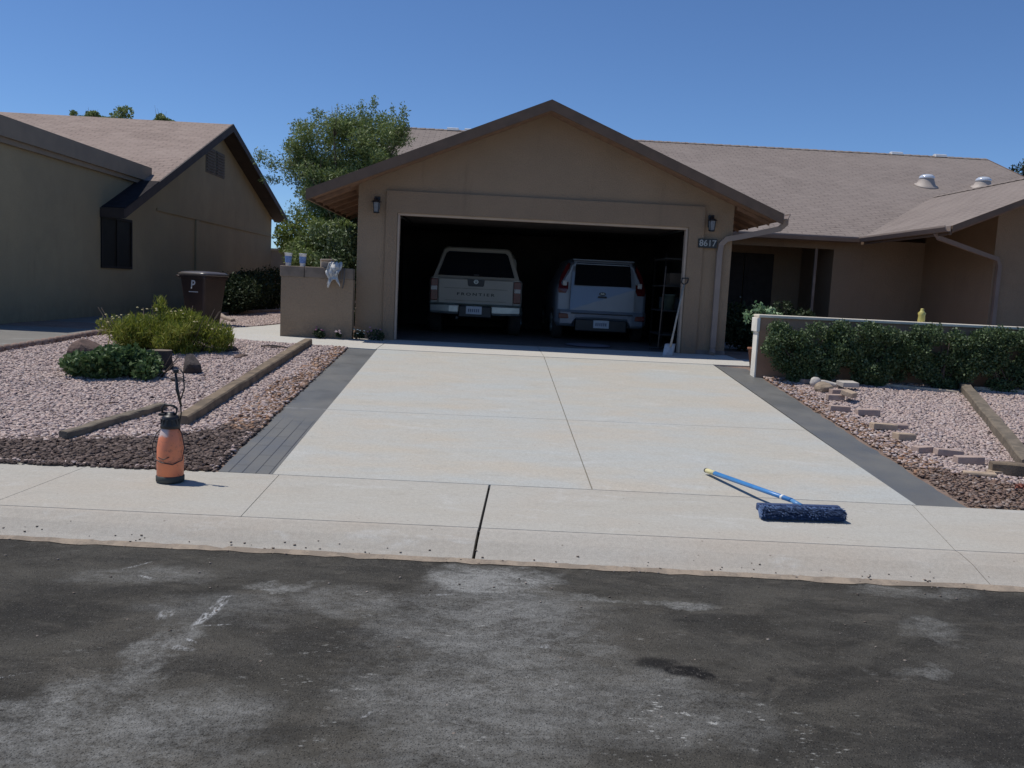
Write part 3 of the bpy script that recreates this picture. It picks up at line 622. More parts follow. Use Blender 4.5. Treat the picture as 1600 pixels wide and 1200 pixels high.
# ------------------------------------------------------------------ hedge wall on the right
hw = thing('garden_wall', 'low tan stucco wall with pale flat cap behind the right hedge', 'wall')
m = MB(); m.box(2.93, 14, -2.68, -2.50, -.35, .699); m.build('wall_face', simple('orange_stucco', (.40, .25, .165), (.33, .20, .135), 2.5, .95, .4, 50, .012), hw)
m = MB(); m.bbox(2.90, 14.05, -2.72, -2.46, .70, .742, .010); m.build('cap', simple('pale_cap', (.70, .64, .52), (.60, .54, .44), 5, .9), hw)
m = MB(); m.bbox(2.905, 2.929, -2.685, -2.495, -.3, .501, .004); m.bbox(2.88, 2.929, -2.71, -2.47, .50, .697, .008); m.build('painted_lit_end', simple('lit_stucco_paint', (.80, .76, .68), (.70, .66, .59), 7, .9), hw)  # not a post: sunlight on wall end and block put into pale colour

# ------------------------------------------------------------------ foliage
def leaves(blobs, n, size, aspect=.5, up=.3, shell=.55, seed=1, zmin=None, tilt=None):
    g_ = np.random.default_rng(seed); blobs = np.array(blobs, float); vol = blobs[:, 3]*blobs[:, 4]*blobs[:, 5]; pr = vol**.75; pr /= pr.sum()
    idx = g_.choice(len(blobs), n, p=pr); d = g_.normal(size=(n, 3)); d /= np.linalg.norm(d, axis=1)[:, None]
    r = shell+(1-shell)*g_.random(n)**.5; r = np.where(g_.random(n) < .18, g_.random(n), r)*(1+.10*g_.normal(size=n))
    P = blobs[idx, :3]+d*r[:, None]*blobs[idx, 3:6]
    if zmin is not None:
        k = P[:, 2] > (zmin(P) if callable(zmin) else zmin); P = P[k]; d = d[k]
    n = len(P)
    a = g_.normal(size=(n, 3))+d*.8+np.array([0, 0, up]); a /= np.linalg.norm(a, axis=1)[:, None]
    b = np.cross(a, g_.normal(size=(n, 3))); b /= np.linalg.norm(b, axis=1)[:, None]
    s = (size*(.6+.8*g_.random(n)))[:, None]; w_ = s*aspect
    c = np.cross(a, b)
    V = np.stack([P-a*s*.5, P+b*w_*.5+c*w_*.12, P+a*s*.5, P-b*w_*.5+c*w_*.12], 1).reshape(-1, 3)
    return V, np.arange(4*n).reshape(-1, 4)
def foliage(name, blobs, n, size, mat, parent, **k):
    V, F = leaves(blobs, n, size, **k); return np_mesh(name, V, F, mat, parent)
ML_tree = m_island('tree_leaf', [(.13, .19, .045), (.20, .26, .07), (.28, .33, .15), (.15, .21, .07)], .55, False, .25, .4)
ML_lime = m_island('lime_leaf', [(.12, .17, .03), (.17, .22, .045), (.09, .14, .03), (.22, .23, .06)], .6, False, .3)
ML_yel = m_island('yellow_green_leaf', [(.18, .22, .03), (.27, .29, .045), (.15, .20, .035), (.33, .31, .08)], .6, False, .3)
ML_low = m_island('bluegreen_leaf', [(.075, .13, .045), (.11, .18, .065), (.06, .11, .04), (.15, .20, .09)], .55, False, .25)
ML_hedge = m_island('hedge_leaf', [(.05, .085, .028), (.075, .12, .04), (.10, .15, .055), (.065, .10, .045), (.15, .20, .10)], .6, False, .2, .5)
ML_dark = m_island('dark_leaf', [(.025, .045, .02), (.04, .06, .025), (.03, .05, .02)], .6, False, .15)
M_bark = simple('bark', (.13, .10, .08), (.08, .06, .05), 12, .95, .5, 30, .02)
def branches(base, tips, r0, seed=1):
    m = MB(); q = random.Random(seed); base = Vector(base)
    fork = base+Vector((q.uniform(-.1, .1), 0, (max(t_[2] for t_ in tips)-base.z)*.32))
    m.tube([base, base.lerp(fork, .5)+Vector((.05, 0, 0)), fork], [r0, r0*.8, r0*.7], 9)
    for t_ in tips:
        t_ = Vector(t_); mid = fork.lerp(t_, .5)+Vector((q.uniform(-.15, .15), q.uniform(-.15, .15), q.uniform(0, .2)))
        m.tube([fork, mid, t_], [r0*.45, r0*.25, r0*.06], 6)
        for _ in range(3):
            e = t_+Vector((q.uniform(-.4, .4), q.uniform(-.4, .4), q.uniform(-.1, .5))); m.tube([mid.lerp(t_, q.uniform(.3, .9)), e], [r0*.12, r0*.02], 4)
    return m
def blobcloud(c, R, n, br, seed, flat=.8):
    q = random.Random(seed); out = []
    while len(out) < n:
        x, y, z = (q.uniform(-1, 1) for _ in range(3))
        d = math.sqrt(x*x+y*y+z*z)
        if .35 < d < 1: out.append((c[0]+x*R[0], c[1]+y*R[1], c[2]+z*R[2], br*q.uniform(.6, 1.3), br*q.uniform(.6, 1.3), br*flat*q.uniform(.6, 1.2)))
    return out
# tall tree behind the low wall
tr = thing('tree', 'tall feathery green tree between the two houses', 'tree', (0, 0, 0))
bl = blobcloud((-4.35, 6.2, 3.55), (1.35, 1.2, 1.15), 34, .42, 4)+blobcloud((-3.75, 6.2, 4.3), (.7, .7, .65), 12, .32, 5)+blobcloud((-5.6, 6.2, 3.75), (.65, .6, .6), 12, .26, 6)+blobcloud((-3.6, 6.1, 3.1), (.8, .9, .9), 14, .4, 8)
bl += [(-3.75, 6.2, 5.05, .13, .13, .22), (-4.0, 6.1, 4.95, .12, .12, .2), (-3.05, 6.2, 4.85, .14, .14, .3), (-3.3, 6.2, 4.9, .07, .07, .22), (-5.05, 6.2, 4.75, .2, .2, .15), (-6.35, 6.2, 3.7, .22, .2, .25), (-6.1, 6.2, 3.2, .3, .2, .14), (-2.98, 6.1, 4.5, .14, .14, .2), (-5.45, 6.2, 4.45, .2, .2, .14), (-4.6, 6.2, 2.35, .6, .5, .5), (-5.45, 6.2, 2.4, .12, .12, .3)]
bl += blobcloud((-4.2, 6.1, 2.5), (1.2, .8, .8), 16, .4, 301)+blobcloud((-4.9, 6.3, 3.0), (.9, .8, .6), 10, .35, 302)+blobcloud((-3.6, 5.9, 3.9), (.8, .7, 1.0), 10, .35, 303)
bl += [(-5.0, 6.0, 2.95, .45, .5, .4), (-4.6, 6.0, 3.1, .5, .5, .5), (-5.2, 5.7, 2.35, .5, .4, .4), (-4.7, 5.6, 2.5, .5, .4, .5), (-4.15, 6.2, 3.9, .95, .8, .8), (-4.8, 6.2, 3.6, .7, .7, .65), (-3.7, 6.2, 3.6, .7, .7, 1.0), (-4.3, 6.2, 2.9, .8, .6, .75), (-4.4, 6.3, 2.1, .7, .5, .7), (-5.4, 6.2, 3.75, .5, .5, .35), (-3.4, 6.2, 4.5, .45, .5, .4), (-4.3, 6.2, 4.6, .6, .5, .4)]
foliage('crown', bl, 100000, .072, ML_tree, tr, aspect=.32, up=.2, shell=.05, seed=3)
branches((-4.3, 6.2, -.05), [b[:3] for b in bl[:72:6]], .13, 2).build('trunk', M_bark, tr)
# lime bushes below it
for i, (x, y, z, rx, rz, lab, n) in enumerate(((-5.05, 5.3, 1.85, .6, .6, 'lime green bushy shrub behind the low wall, next to the neighbour house', 9000), (-4.35, 4.6, 1.55, .85, .75, 'green bushy shrub behind the low wall, below the tall tree', 10000), (-3.85, 3.2, 1.25, .55, .75, 'dark green shrub behind the low wall, against the garage side', 6000))):
    o = thing('shrub', lab, 'shrub', group='shrubs behind the low wall')
    b = blobcloud((x, y, z), (rx, .5, rz), 18, .33, 20+i)+blobcloud((x+.1, y, .6), (rx*.5, .4, .6), 8, .25, 40+i)
    foliage('foliage', b, n, .09, (ML_lime, ML_tree, ML_hedge)[i], o, aspect=.4, seed=9+i)
    branches((x, y, -.05), [q_[:3] for q_ in b[::3]], .06, i).build('stem', M_bark, o)
# trees beyond the neighbour roof: only tips show
for i, (x, y, z, r, lab) in enumerate(((-20.3, 27, 7.85, .55, 'leftmost small treetop above the neighbour roof ridge'), (-18.15, 27, 7.78, .95, 'largest treetop above the neighbour roof ridge'), (-19.35, 27, 7.82, .55, 'low treetop just left of the largest one above the neighbour ridge'), (-16.3, 27, 7.85, .5, 'rightmost tiny treetop above the neighbour roof ridge'))):
    o = thing('tree', lab, 'tree', group='trees beyond the neighbour house')
    b = blobcloud((x, y, z-.6*r), (r, r, r*1.1), 20, r*.42, 60+i)+blobcloud((x, y, z-2.6*r), (r*1.3, r, r*1.5), 12, r*.6, 70+i)
    foliage('crown', b, 9000, .13, ML_tree, o, aspect=.5, seed=30+i); branches((x, y, -.05), [q_[:3] for q_ in b[::4]], .16, i).build('trunk', M_bark, o)
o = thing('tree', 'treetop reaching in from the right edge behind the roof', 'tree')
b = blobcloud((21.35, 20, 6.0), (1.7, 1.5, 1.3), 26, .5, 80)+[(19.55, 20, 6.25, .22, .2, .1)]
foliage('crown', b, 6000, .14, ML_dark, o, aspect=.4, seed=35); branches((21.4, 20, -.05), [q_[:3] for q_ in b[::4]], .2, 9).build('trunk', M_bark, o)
# dark hedge behind the bin, by the neighbour wall
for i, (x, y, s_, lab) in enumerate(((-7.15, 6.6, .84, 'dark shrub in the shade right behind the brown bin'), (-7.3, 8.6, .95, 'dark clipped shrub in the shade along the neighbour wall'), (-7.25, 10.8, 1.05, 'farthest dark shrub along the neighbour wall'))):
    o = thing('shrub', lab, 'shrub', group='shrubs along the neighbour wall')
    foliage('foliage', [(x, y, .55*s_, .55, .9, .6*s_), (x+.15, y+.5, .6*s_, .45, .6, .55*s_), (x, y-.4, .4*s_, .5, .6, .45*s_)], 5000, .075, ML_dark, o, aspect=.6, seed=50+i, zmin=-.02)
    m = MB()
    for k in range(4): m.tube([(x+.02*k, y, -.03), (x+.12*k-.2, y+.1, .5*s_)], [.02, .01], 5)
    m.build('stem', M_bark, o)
# yellow-green shrub and low blue-green plant in the gravel bed
hy = lambda P: np.array([H(a, b_) for a, b_ in P[:, :2]])+.0
o = thing('shrub', 'wide yellow green feathery shrub in the left gravel bed', 'shrub')
b = blobcloud((-5.3, -2.75, .08), (.85, .42, .22), 26, .20, 91, .85)+[(-5.25, -2.85, .12, .45, .25, .26), (-5.7, -2.8, .05, .3, .25, .22), (-5.35, -2.7, .47, .10, .1, .14), (-5.0, -2.7, .33, .2, .2, .12), (-4.6, -2.75, .05, .26, .2, .22), (-6.05, -2.6, .15, .2, .15, .15)]
foliage('foliage', b, 20000, .08, ML_yel, o, aspect=.16, up=1.6, shell=.1, seed=21, zmin=hy)
m = MB(); q = random.Random(4)
for k in range(34):
    x = -5.3+q.uniform(-.5, .5); m.tube([(x, -2.8, -.2), (x+(x+5.3)*.7, -2.75+q.uniform(-.3, .3), q.uniform(.15, .5))], [.008, .003], 4)
m.build('stem', M_bark, o)
q = random.Random(14)
for k in range(30):
    m = MB()
    x, y = -5.3+q.uniform(-.85, .85), -2.8+q.uniform(-.3, .2); m.lathe([(.0, 0), (.016, .003), (.018, .012), (.0, .018)], (x, y, .40-.28*((x+5.3)/.9)**2+q.uniform(-.05, .08)), 6); m.build('flower', simple('pale_yellow_petal', (.62, .52, .22), (.7, .6, .35), 30), o)
o = thing('shrub', 'low dark green leafy plant spreading in front of the yellow green shrub', 'shrub')
b = blobcloud((-5.12, -4.55, -.13), (.50, .34, .12), 20, .15, 95, .8)+[(-5.45, -4.75, -.17, .22, .18, .14), (-4.74, -4.8, -.2, .14, .12, .1)]
foliage('foliage', b, 7500, .06, ML_low, o, aspect=.65, up=.5, shell=.4, seed=22, zmin=hy)
m = MB()
for k in range(20):
    x = -5.0+q.uniform(-.4, .4); m.tube([(x, -4.6, -.31), (x+(x+5.0)*.6, -4.6+q.uniform(-.25, .25), q.uniform(-.15, .05))], [.007, .003], 4)
m.build('stem', M_bark, o)
# clipped shrubs of the right hedge
labs = ['first hedge shrub, at the wall end beside the driveway', 'second hedge shrub from the driveway', 'third hedge shrub from the driveway', 'fourth hedge shrub, behind the grey timber', 'fifth hedge shrub from the driveway', 'sixth hedge shrub, cut by the right edge of the photo']
for i, lab in enumerate(labs):
    x = 3.55+i*.93; y = -2.98; o = thing('hedge_shrub', lab, 'shrub', group='shrubs of the right hedge')
    q = random.Random(200+i); b = []
    for k in range(34):
        zz = q.uniform(-.02, .59); wd = .56 if zz > .12 else .36
        b.append((x+q.uniform(-wd, wd), y+q.uniform(-.10, .10), zz+.04, .15, .13, .13))
    for k in range(5): b.append((x+q.uniform(-.2, .2), y, -.1+q.uniform(-.05, .05), .13, .12, .1))
    foliage('foliage', b, 21000, .037, ML_hedge, o, aspect=.62, up=.3, shell=.35, seed=100+i, zmin=hy)
    m = MB()
    for k in range(9): m.tube([(x+q.uniform(-.08, .08), y+q.uniform(-.05, .05), H(x, y)-.02), (x+q.uniform(-.4, .4), y+q.uniform(-.1, .1), q.uniform(.1, .5))], [.014, .005], 5)
    m.build('stem', M_bark, o)
# plants inside the courtyard
o = thing('potted_plant', 'pale leafy plant rising over the left end of the garden wall', 'plant')
foliage('foliage', [(3.05, -2.2, .82, .10, .1, .10), (3.18, -2.2, .80, .14, .1, .06), (2.92, -2.15, .70, .08, .1, .12), (3.3, -2.2, .74, .10, .08, .04), (3.1, -2.2, .5, .12, .12, .2)], 260, .07, m_island('pale_leaf', [(.12, .22, .09), (.25, .36, .2), (.08, .16, .06)], .4, False, .2), o, aspect=.5, seed=60)
m = MB(); m.lathe([(.10, -.06), (.11, -.05), (.15, .22), (.165, .22), (.165, .25), (.14, .25), (.13, .2), (.0, .2)], (3.1, -2.2, 0), 18); m.build('pot', simple('clay_pot', (.28, .12, .07)), o)
m = MB(); q = random.Random(61)
for k in range(6): m.tube([(3.1, -2.2, .2), (3.1+q.uniform(-.12, .15), -2.2+q.uniform(-.05, .05), .72)], [.007, .003], 4)
m.build('stem', M_bark, o)
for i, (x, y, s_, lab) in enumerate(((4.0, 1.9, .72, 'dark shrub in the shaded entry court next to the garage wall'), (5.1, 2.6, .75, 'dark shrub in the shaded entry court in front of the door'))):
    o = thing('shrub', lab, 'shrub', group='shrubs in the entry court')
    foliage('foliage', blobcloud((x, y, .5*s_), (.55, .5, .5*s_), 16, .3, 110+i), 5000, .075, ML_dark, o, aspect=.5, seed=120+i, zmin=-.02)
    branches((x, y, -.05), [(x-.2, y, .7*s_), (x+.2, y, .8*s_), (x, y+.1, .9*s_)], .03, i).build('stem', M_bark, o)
# small flowers at the foot of the low wall
for i, (x, y, r, fc, lab) in enumerate(((-3.62, -.42, .09, (.3, .12, .2), 'small dark flowering plant at the foot of the low wall, leftmost'), (-3.3, -.42, .05, (.65, .5, .5), 'tiny plant with one pale bloom at the foot of the low wall'), (-3.0, -.25, .09, (.75, .75, .6), 'small plant with white blooms where low wall meets garage'), (-2.72, -.25, .13, (.4, .2, .35), 'purple flowering plant at the foot of the left garage pillar'))):
    o = thing('flowering_plant', lab, 'plant', group='flowers along the house foot')
    foliage('foliage', [(x, y, .05, r, r*.8, r*.8), (x+r*.6, y, .03, r*.6, r*.6, r*.5)], 160+int(r*2500), .035, ML_dark, o, aspect=.5, seed=140+i, zmin=-.04)
    q = random.Random(i)
    for k in range(7): m = MB(); m.lathe([(.0, 0), (.018, .004), (.02, .014), (.0, .02)], (x+q.uniform(-r, r), y-.02+q.uniform(-r, r)*.6, .06+q.uniform(0, r)), 7); m.build('flower', simple('petal_%d' % i, fc), o)

# ------------------------------------------------------------------ gravel
def stones(name, polys, dens, size, mat, excl=(), seed=1, flat=.55, lift=0, fade=None):
    g_ = np.random.default_rng(seed); P = []
    for poly in polys:
        a = np.array(poly); x0, y0 = a.min(0); x1, y1 = a.max(0); n = int((x1-x0)*(y1-y0)*dens)
        Q = np.c_[g_.uniform(x0, x1, n), g_.uniform(y0, y1, n)]; Q = Q[inpoly(Q, poly)]
        for e in excl: Q = Q[~inpoly(Q, e)]
        P.append(Q)
    P = np.concatenate(P)
    if fade is not None: P = P[g_.random(len(P)) < fade(P)]
    n = len(P); s = size*(.45+.75*g_.random(n)**1.3)
    base = np.array([(x, y, z) for z in (-1, 1) for y in (-1, 1) for x in (-1, 1)], float)*.5
    V = base[None]+g_.uniform(-.26, .26, (n, 8, 3)); V *= (s[:, None, None]*np.array([1, 1, flat])[None, None])*np.stack([1+.5*g_.random(n), np.ones(n), .6+.8*g_.random(n)], 1)[:, None, :]
    A = g_.uniform(0, 6.283, n); tx, ty = g_.normal(0, .2, n), g_.normal(0, .2, n)
    x, y, z = V[..., 0], V[..., 1], V[..., 2]
    z, x = z*np.cos(tx)[:, None]-x*np.sin(tx)[:, None], z*np.sin(tx)[:, None]+x*np.cos(tx)[:, None]
    z, y = z*np.cos(ty)[:, None]-y*np.sin(ty)[:, None], z*np.sin(ty)[:, None]+y*np.cos(ty)[:, None]
    c, sn = np.cos(A)[:, None], np.sin(A)[:, None]; x, y = x*c-y*sn, x*sn+y*c
    hz_ = np.array([H(a, b_) for a, b_ in P])+s*.10+lift+g_.uniform(0, .012, n)
    V = np.stack([x+P[:, :1], y+P[:, 1:2], z+hz_[:, None]], -1).reshape(-1, 3)
    q6 = np.array([(0, 2, 3, 1), (4, 5, 7, 6), (0, 1, 5, 4), (2, 6, 7, 3), (0, 4, 6, 2), (1, 3, 7, 5)])
    F = (np.arange(n)[:, None, None]*8+q6[None]).reshape(-1, 4)
    o = np_mesh(name, V, F, mat); o['kind'] = 'stuff'; return o
M_pink = m_island('pink_gravel', [(.47, .355, .325), (.52, .43, .395), (.40, .30, .28), (.60, .52, .48), (.49, .365, .32), (.49, .425, .415), (.37, .29, .275), (.55, .445, .39), (.44, .345, .30)], .9)
M_dkgr = m_island('dark_gravel', [(.10, .072, .062), (.15, .115, .10), (.07, .052, .045), (.22, .17, .15), (.12, .082, .068)], .9)
M_rust = m_island('rusty_gravel', [(.28, .15, .09), (.38, .25, .17), (.20, .12, .085), (.40, .33, .28)], .9)
M_mixg = m_island('mixed_dirt_gravel', [(.20, .13, .10), (.30, .21, .17), (.13, .09, .075), (.38, .31, .27), (.17, .115, .09), (.24, .16, .12)], .95)
exc = [edge+[(-9, 4.4), (-9, -8)], walk]
darkband = [(-3.0, -8.0), (-3.0, -6.6), (-3.25, -6.75), (-3.6, -7.1), (-4.5, -7.4), (-9, -7.45), (-9, -7.8)]
left = [(-2.95, -8.0), (-2.93, -1.75), (-3.6, -1.64), (-4.3, -1.48), (-4.9, -1.2), (-5.3, -.55), (-5.6, .5), (-5.5, 1.3), (-5.3, 2.4), (-5.1, 4), (-5.0, 9.6), (-7.1, 9.6), (-7.2, 4.4), (-9, -7.9)]
tag(stones('gravel', [left], 2900, .0245, M_pink, exc+[darkband], 1, fade=lambda P: np.where(P[:, 0] > -3.2+.12*np.sin(P[:, 1]*3), .35, 1)*np.where(P[:, 1] > 0, .6, 1)), 'pinkish white gravel of the left garden bed', 'gravel')
tag(stones('gravel', [[(-7.45, -8.05)]+[(x, y) for x, y in ((-2.94, -8.02), (-2.94, -6.4), (-3.25, -6.55), (-3.6, -7.0), (-4.5, -7.3), (-9, -7.35), (-9, -8.0))]], 2600, .026, M_dkgr, (), 2), 'dark brown gravel along the left sidewalk edge', 'gravel')
tag(stones('gravel', [[(-2.93, -6.8), (-2.93, -1.75), (-3.12, -1.75), (-3.2, -3), (-3.35, -5.2), (-3.3, -6.8)]], 900, .030, M_rust, (), 3), 'reddish fine gravel beside the left border strip', 'gravel')
right = [(2.98, -8.15), (3.03, -2.6), (3.1, -2.69), (11, -2.69), (11, -8.4)]
dbr = [(2.9, -8.3), (2.95, -7.0), (3.3, -7.2), (4.2, -7.75), (6, -8.0), (11, -8.1), (11, -8.6)]
tag(stones('gravel', [right], 2500, .0245, M_pink, [dbr], 4, fade=lambda P: np.where(P[:, 0] < 3.35+.1*np.sin(P[:, 1]*4), .4, 1)), 'pinkish white gravel of the right garden bed', 'gravel')
tag(stones('gravel', [[(2.98, -8.15), (2.98, -6.9), (3.3, -7.05), (4.2, -7.6), (6, -7.9), (11, -8.0), (11, -8.4)]], 1500, .022, M_mixg, (), 5), 'dark brown gravel and soil along the right sidewalk edge', 'gravel')
tag(stones('gravel', [[(2.98, -7.4), (3.03, -2.7), (3.4, -2.7), (3.3, -4.5), (3.35, -7.0)]], 600, .028, M_rust, (), 6), 'reddish fine gravel beside the right border strip', 'gravel')
# specks on kerb and street edge
ms = m_island('grit', [(.10, .08, .07), (.2, .16, .13), (.35, .3, .26)], .9)
def grit(P, name, lab, zf, size, seed):
    g_ = np.random.default_rng(seed); n = len(P); s = size*(.4+g_.random(n)); base = np.array([(x, y, z) for z in (-1, 1) for y in (-1, 1) for x in (-1, 1)], float)*.5
    V = (base[None]+g_.uniform(-.2, .2, (n, 8, 3)))*s[:, None, None]*np.array([1.2, 1, .6]); V += np.c_[P, [zf(*p) for p in P]][:, None, :]
    q6 = np.array([(0, 2, 3, 1), (4, 5, 7, 6), (0, 1, 5, 4), (2, 6, 7, 3), (0, 4, 6, 2), (1, 3, 7, 5)]); o = np_mesh(name, V.reshape(-1, 3), (np.arange(n)[:, None, None]*8+q6[None]).reshape(-1, 4), ms); tag(o, lab, 'grit', None, 'stuff')
def zcurb(x, y):
    if y > creaseY(x): return -.592-.02*(backY(x)-y)/(backY(x)-creaseY(x))+.002
    tt = (creaseY(x)-y)/(creaseY(x)-streetY(x)); return float(np.interp(tt, [0, .12, .45, .8, 1], [-.613, -.618, -.655, -.715, -.744]))+.002 if tt < 1 else -.745
X = RNG.uniform(-6, 6, 260); Yc = np.array([streetY(x) for x in X])+np.abs(RNG.normal(0, .07, 260))-.03
grit(np.c_[X, Yc], 'grit', 'loose grit scattered along the kerb', zcurb, .0085, 8)
X = RNG.uniform(-5, 5, 260); Yc = RNG.uniform(-12.8, -9.7, 260); grit(np.c_[X, Yc], 'grit', 'tiny loose stones scattered on the road', lambda x, y: -.742, .0075, 9)

# ------------------------------------------------------------------ garden timbers, edging, rocks, bricks
def timber(p, q_, wd, lab, mat, seed, name='landscape_timber'):
    p, q_ = Vector(p), Vector(q_); g_ = random.Random(seed); n = 14; d = (q_-p); L = d.length; u = Vector((-d.y, d.x, 0)).normalized(); m = MB(); R = []
    for i in range(n+1):
        c = p+d*i/n + u*g_.uniform(-.006, .006); c.z = H(c.x, c.y)+wd*.42+g_.uniform(-.004, .004); e = .95 if 0 < i < n else .86; ring = []
        for cx_, cz_ in ((1, -.75), (1, .75), (.8, 1), (-.8, 1), (-1, .75), (-1, -.75), (-.8, -1), (.8, -1)):
            rr_ = wd*.5*e*(1+g_.uniform(-.05, .05)); ring.append(tuple(c+u*cx_*rr_*1.1+Vector((0, 0, 1))*cz_*rr_*.95))
        R.append(ring)
    m.loft(R); o = m.build(name, mat); return tag(o, lab, 'timber', 'landscape timbers in the garden beds')
timber((-3.52, -1.72, 0), (-3.64, -6.72, 0), .125, 'long weathered timber parallel to the driveway in left bed', M_wood, 1)
timber((-4.42, -7.34, 0), (-4.03, -6.12, 0), .09, 'short dark timber lying behind the orange sprayer', M_wood2, 2)
timber((5.82, -2.78, 0), (4.15, -7.0, 0), .13, 'long grey round timber crossing the right gravel bed', M_wood2, 3)
timber((3.72, -7.12, 0), (5.1, -7.5, 0), .13, 'tan timber end at the right photo edge near sidewalk', M_wood, 4)
timber((4.05, -2.80, 0), (5.5, -3.3, 0), .05, 'thin pale edging board at the hedge foot, left of the grey timber', simple('pale_board', (.50, .43, .33), (.38, .31, .23), 6), 5)
timber((5.9, -2.95, 0), (7.4, -3.2, 0), .06, 'thin pale edging board at the hedge foot, right of the grey timber', MC['pale_board'], 6)
def edging(pts, lab, hgt, mat, step=.11, rad=.055):
    m = MB(); L = 0; P = []
    for a, b_ in zip(pts[:-1], pts[1:]):
        a, b_ = Vector((*a, 0)), Vector((*b_, 0)); n = max(1, int((b_-a).length/step)); P += [a.lerp(b_, i/n) for i in range(n)]
    for i, p in enumerate(P):
        m.lathe([(rad, -.05), (rad*1.02, hgt*.6), (rad*.8, hgt*.9), (rad*.35, hgt)], (p.x, p.y, H(p.x, p.y)), 8, True)
    return tag(m.build('garden_edging', mat), lab, 'edging')
edging(edge[:7], 'scalloped reddish concrete edging curving between gravel and neighbour driveway', .09, simple('edging_red', (.30, .22, .18), (.20, .13, .10), 14, .95, .4, 50, .01))
edging([(-6.05, 3.1), (-6.6, 4.3), (-7.0, 5.4), (-7.08, 6.6), (-6.9, 8.2), (-6.66, 9.66)], 'curved pale edging behind the brown bin', .09, simple('edging_pale', (.36, .29, .24), (.28, .22, .18), 10))
def rock(loc, r, lab, mat, seed, name='rock', cat='rock', group=None, n=2):
    import bmesh
    bm = bmesh.new(); bmesh.ops.create_icosphere(bm, subdivisions=3, radius=1); g_ = random.Random(seed)
    ax = [Vector((g_.uniform(-1, 1), g_.uniform(-1, 1), g_.uniform(-1, 1))).normalized() for _ in range(9)]; of = [g_.uniform(.6, .9) for _ in ax]
    for v in bm.verts:
        for a, o_ in zip(ax, of):
            d = v.co.dot(a)
            if d > o_: v.co -= a*(d-o_)*.9
        v.co *= 1+g_.uniform(-.025, .025)
        v.co = Vector((v.co.x*r[0], v.co.y*r[1], v.co.z*r[2]))
    me = bpy.data.meshes.new(name); bm.to_mesh(me); bm.free(); me.materials.append(mat); o = bpy.data.objects.new(name, me); COL.objects.link(o)
    o.location = (loc[0], loc[1], H(loc[0], loc[1])+r[2]*.45+(loc[2] if len(loc) > 2 else 0)); o.rotation_euler = (0, 0, g_.uniform(0, 3)); return tag(o, lab, cat, group)
M_rkb = simple('brown_rock', (.17, .11, .09), (.11, .075, .06), 5, .95, .6, 30, .02); M_rkd = simple('dark_rock', (.075, .06, .055), (.045, .038, .036), 6, .95, .6, 30, .02)
G = 'rocks in the left gravel bed'
rock((-5.83, -3.85), (.27, .2, .21), 'large smooth brown boulder left of the shrubs', M_rkb, 1, group=G)
rock((-4.40, -4.22), (.16, .13, .17), 'dark rock right of the tree stump', M_rkd, 2, group=G)
rock((-4.42, -2.6), (.12, .08, .06), 'dark flat rock at the right end of the yellow green shrub', M_rkd, 3, group=G)
rock((-4.15, -3.0), (.16, .07, .035), 'low pinkish brown rock near the middle of the long timber', M_rkb, 5, group=G)
rock((-4.38, -4.75), (.10, .07, .04), 'flat dark rock just below the stump', M_rkd, 6, group=G)
rock((-8.1, -2.3), (.09, .09, .05), 'pale stone on the neighbour driveway at the left edge', simple('pale_rock', (.5, .48, .45)), 7)
st = thing('tree_stump', 'dark cut tree stump with pale top beside the low plant', 'stump', (-4.84, -4.05, H(-4.8, -4.05)))
m = MB(); q = random.Random(8); R = []
for z, r in ((-.03, .165), (.05, .15), (.14, .14), (.235, .143)): R.append([(r*(1+.06*math.sin(k*2.1+z*9))*math.cos(k*math.pi/10), r*(1+.06*math.sin(k*2.1+z*9))*math.sin(k*math.pi/10), z) for k in range(20)])
m.loft(R, False, True); m.build('bark', M_rkd, st); m = MB(); m.add([(.143*(1+.06*math.sin(k*2.1+2.1))*math.cos(k*math.pi/10), .143*(1+.06*math.sin(k*2.1+2.1))*math.sin(k*math.pi/10), .232) for k in range(20)], [tuple(range(20))]); m.build('cut_face', simple('cut_wood', (.20, .15, .11), (.13, .10, .07), 20), st)
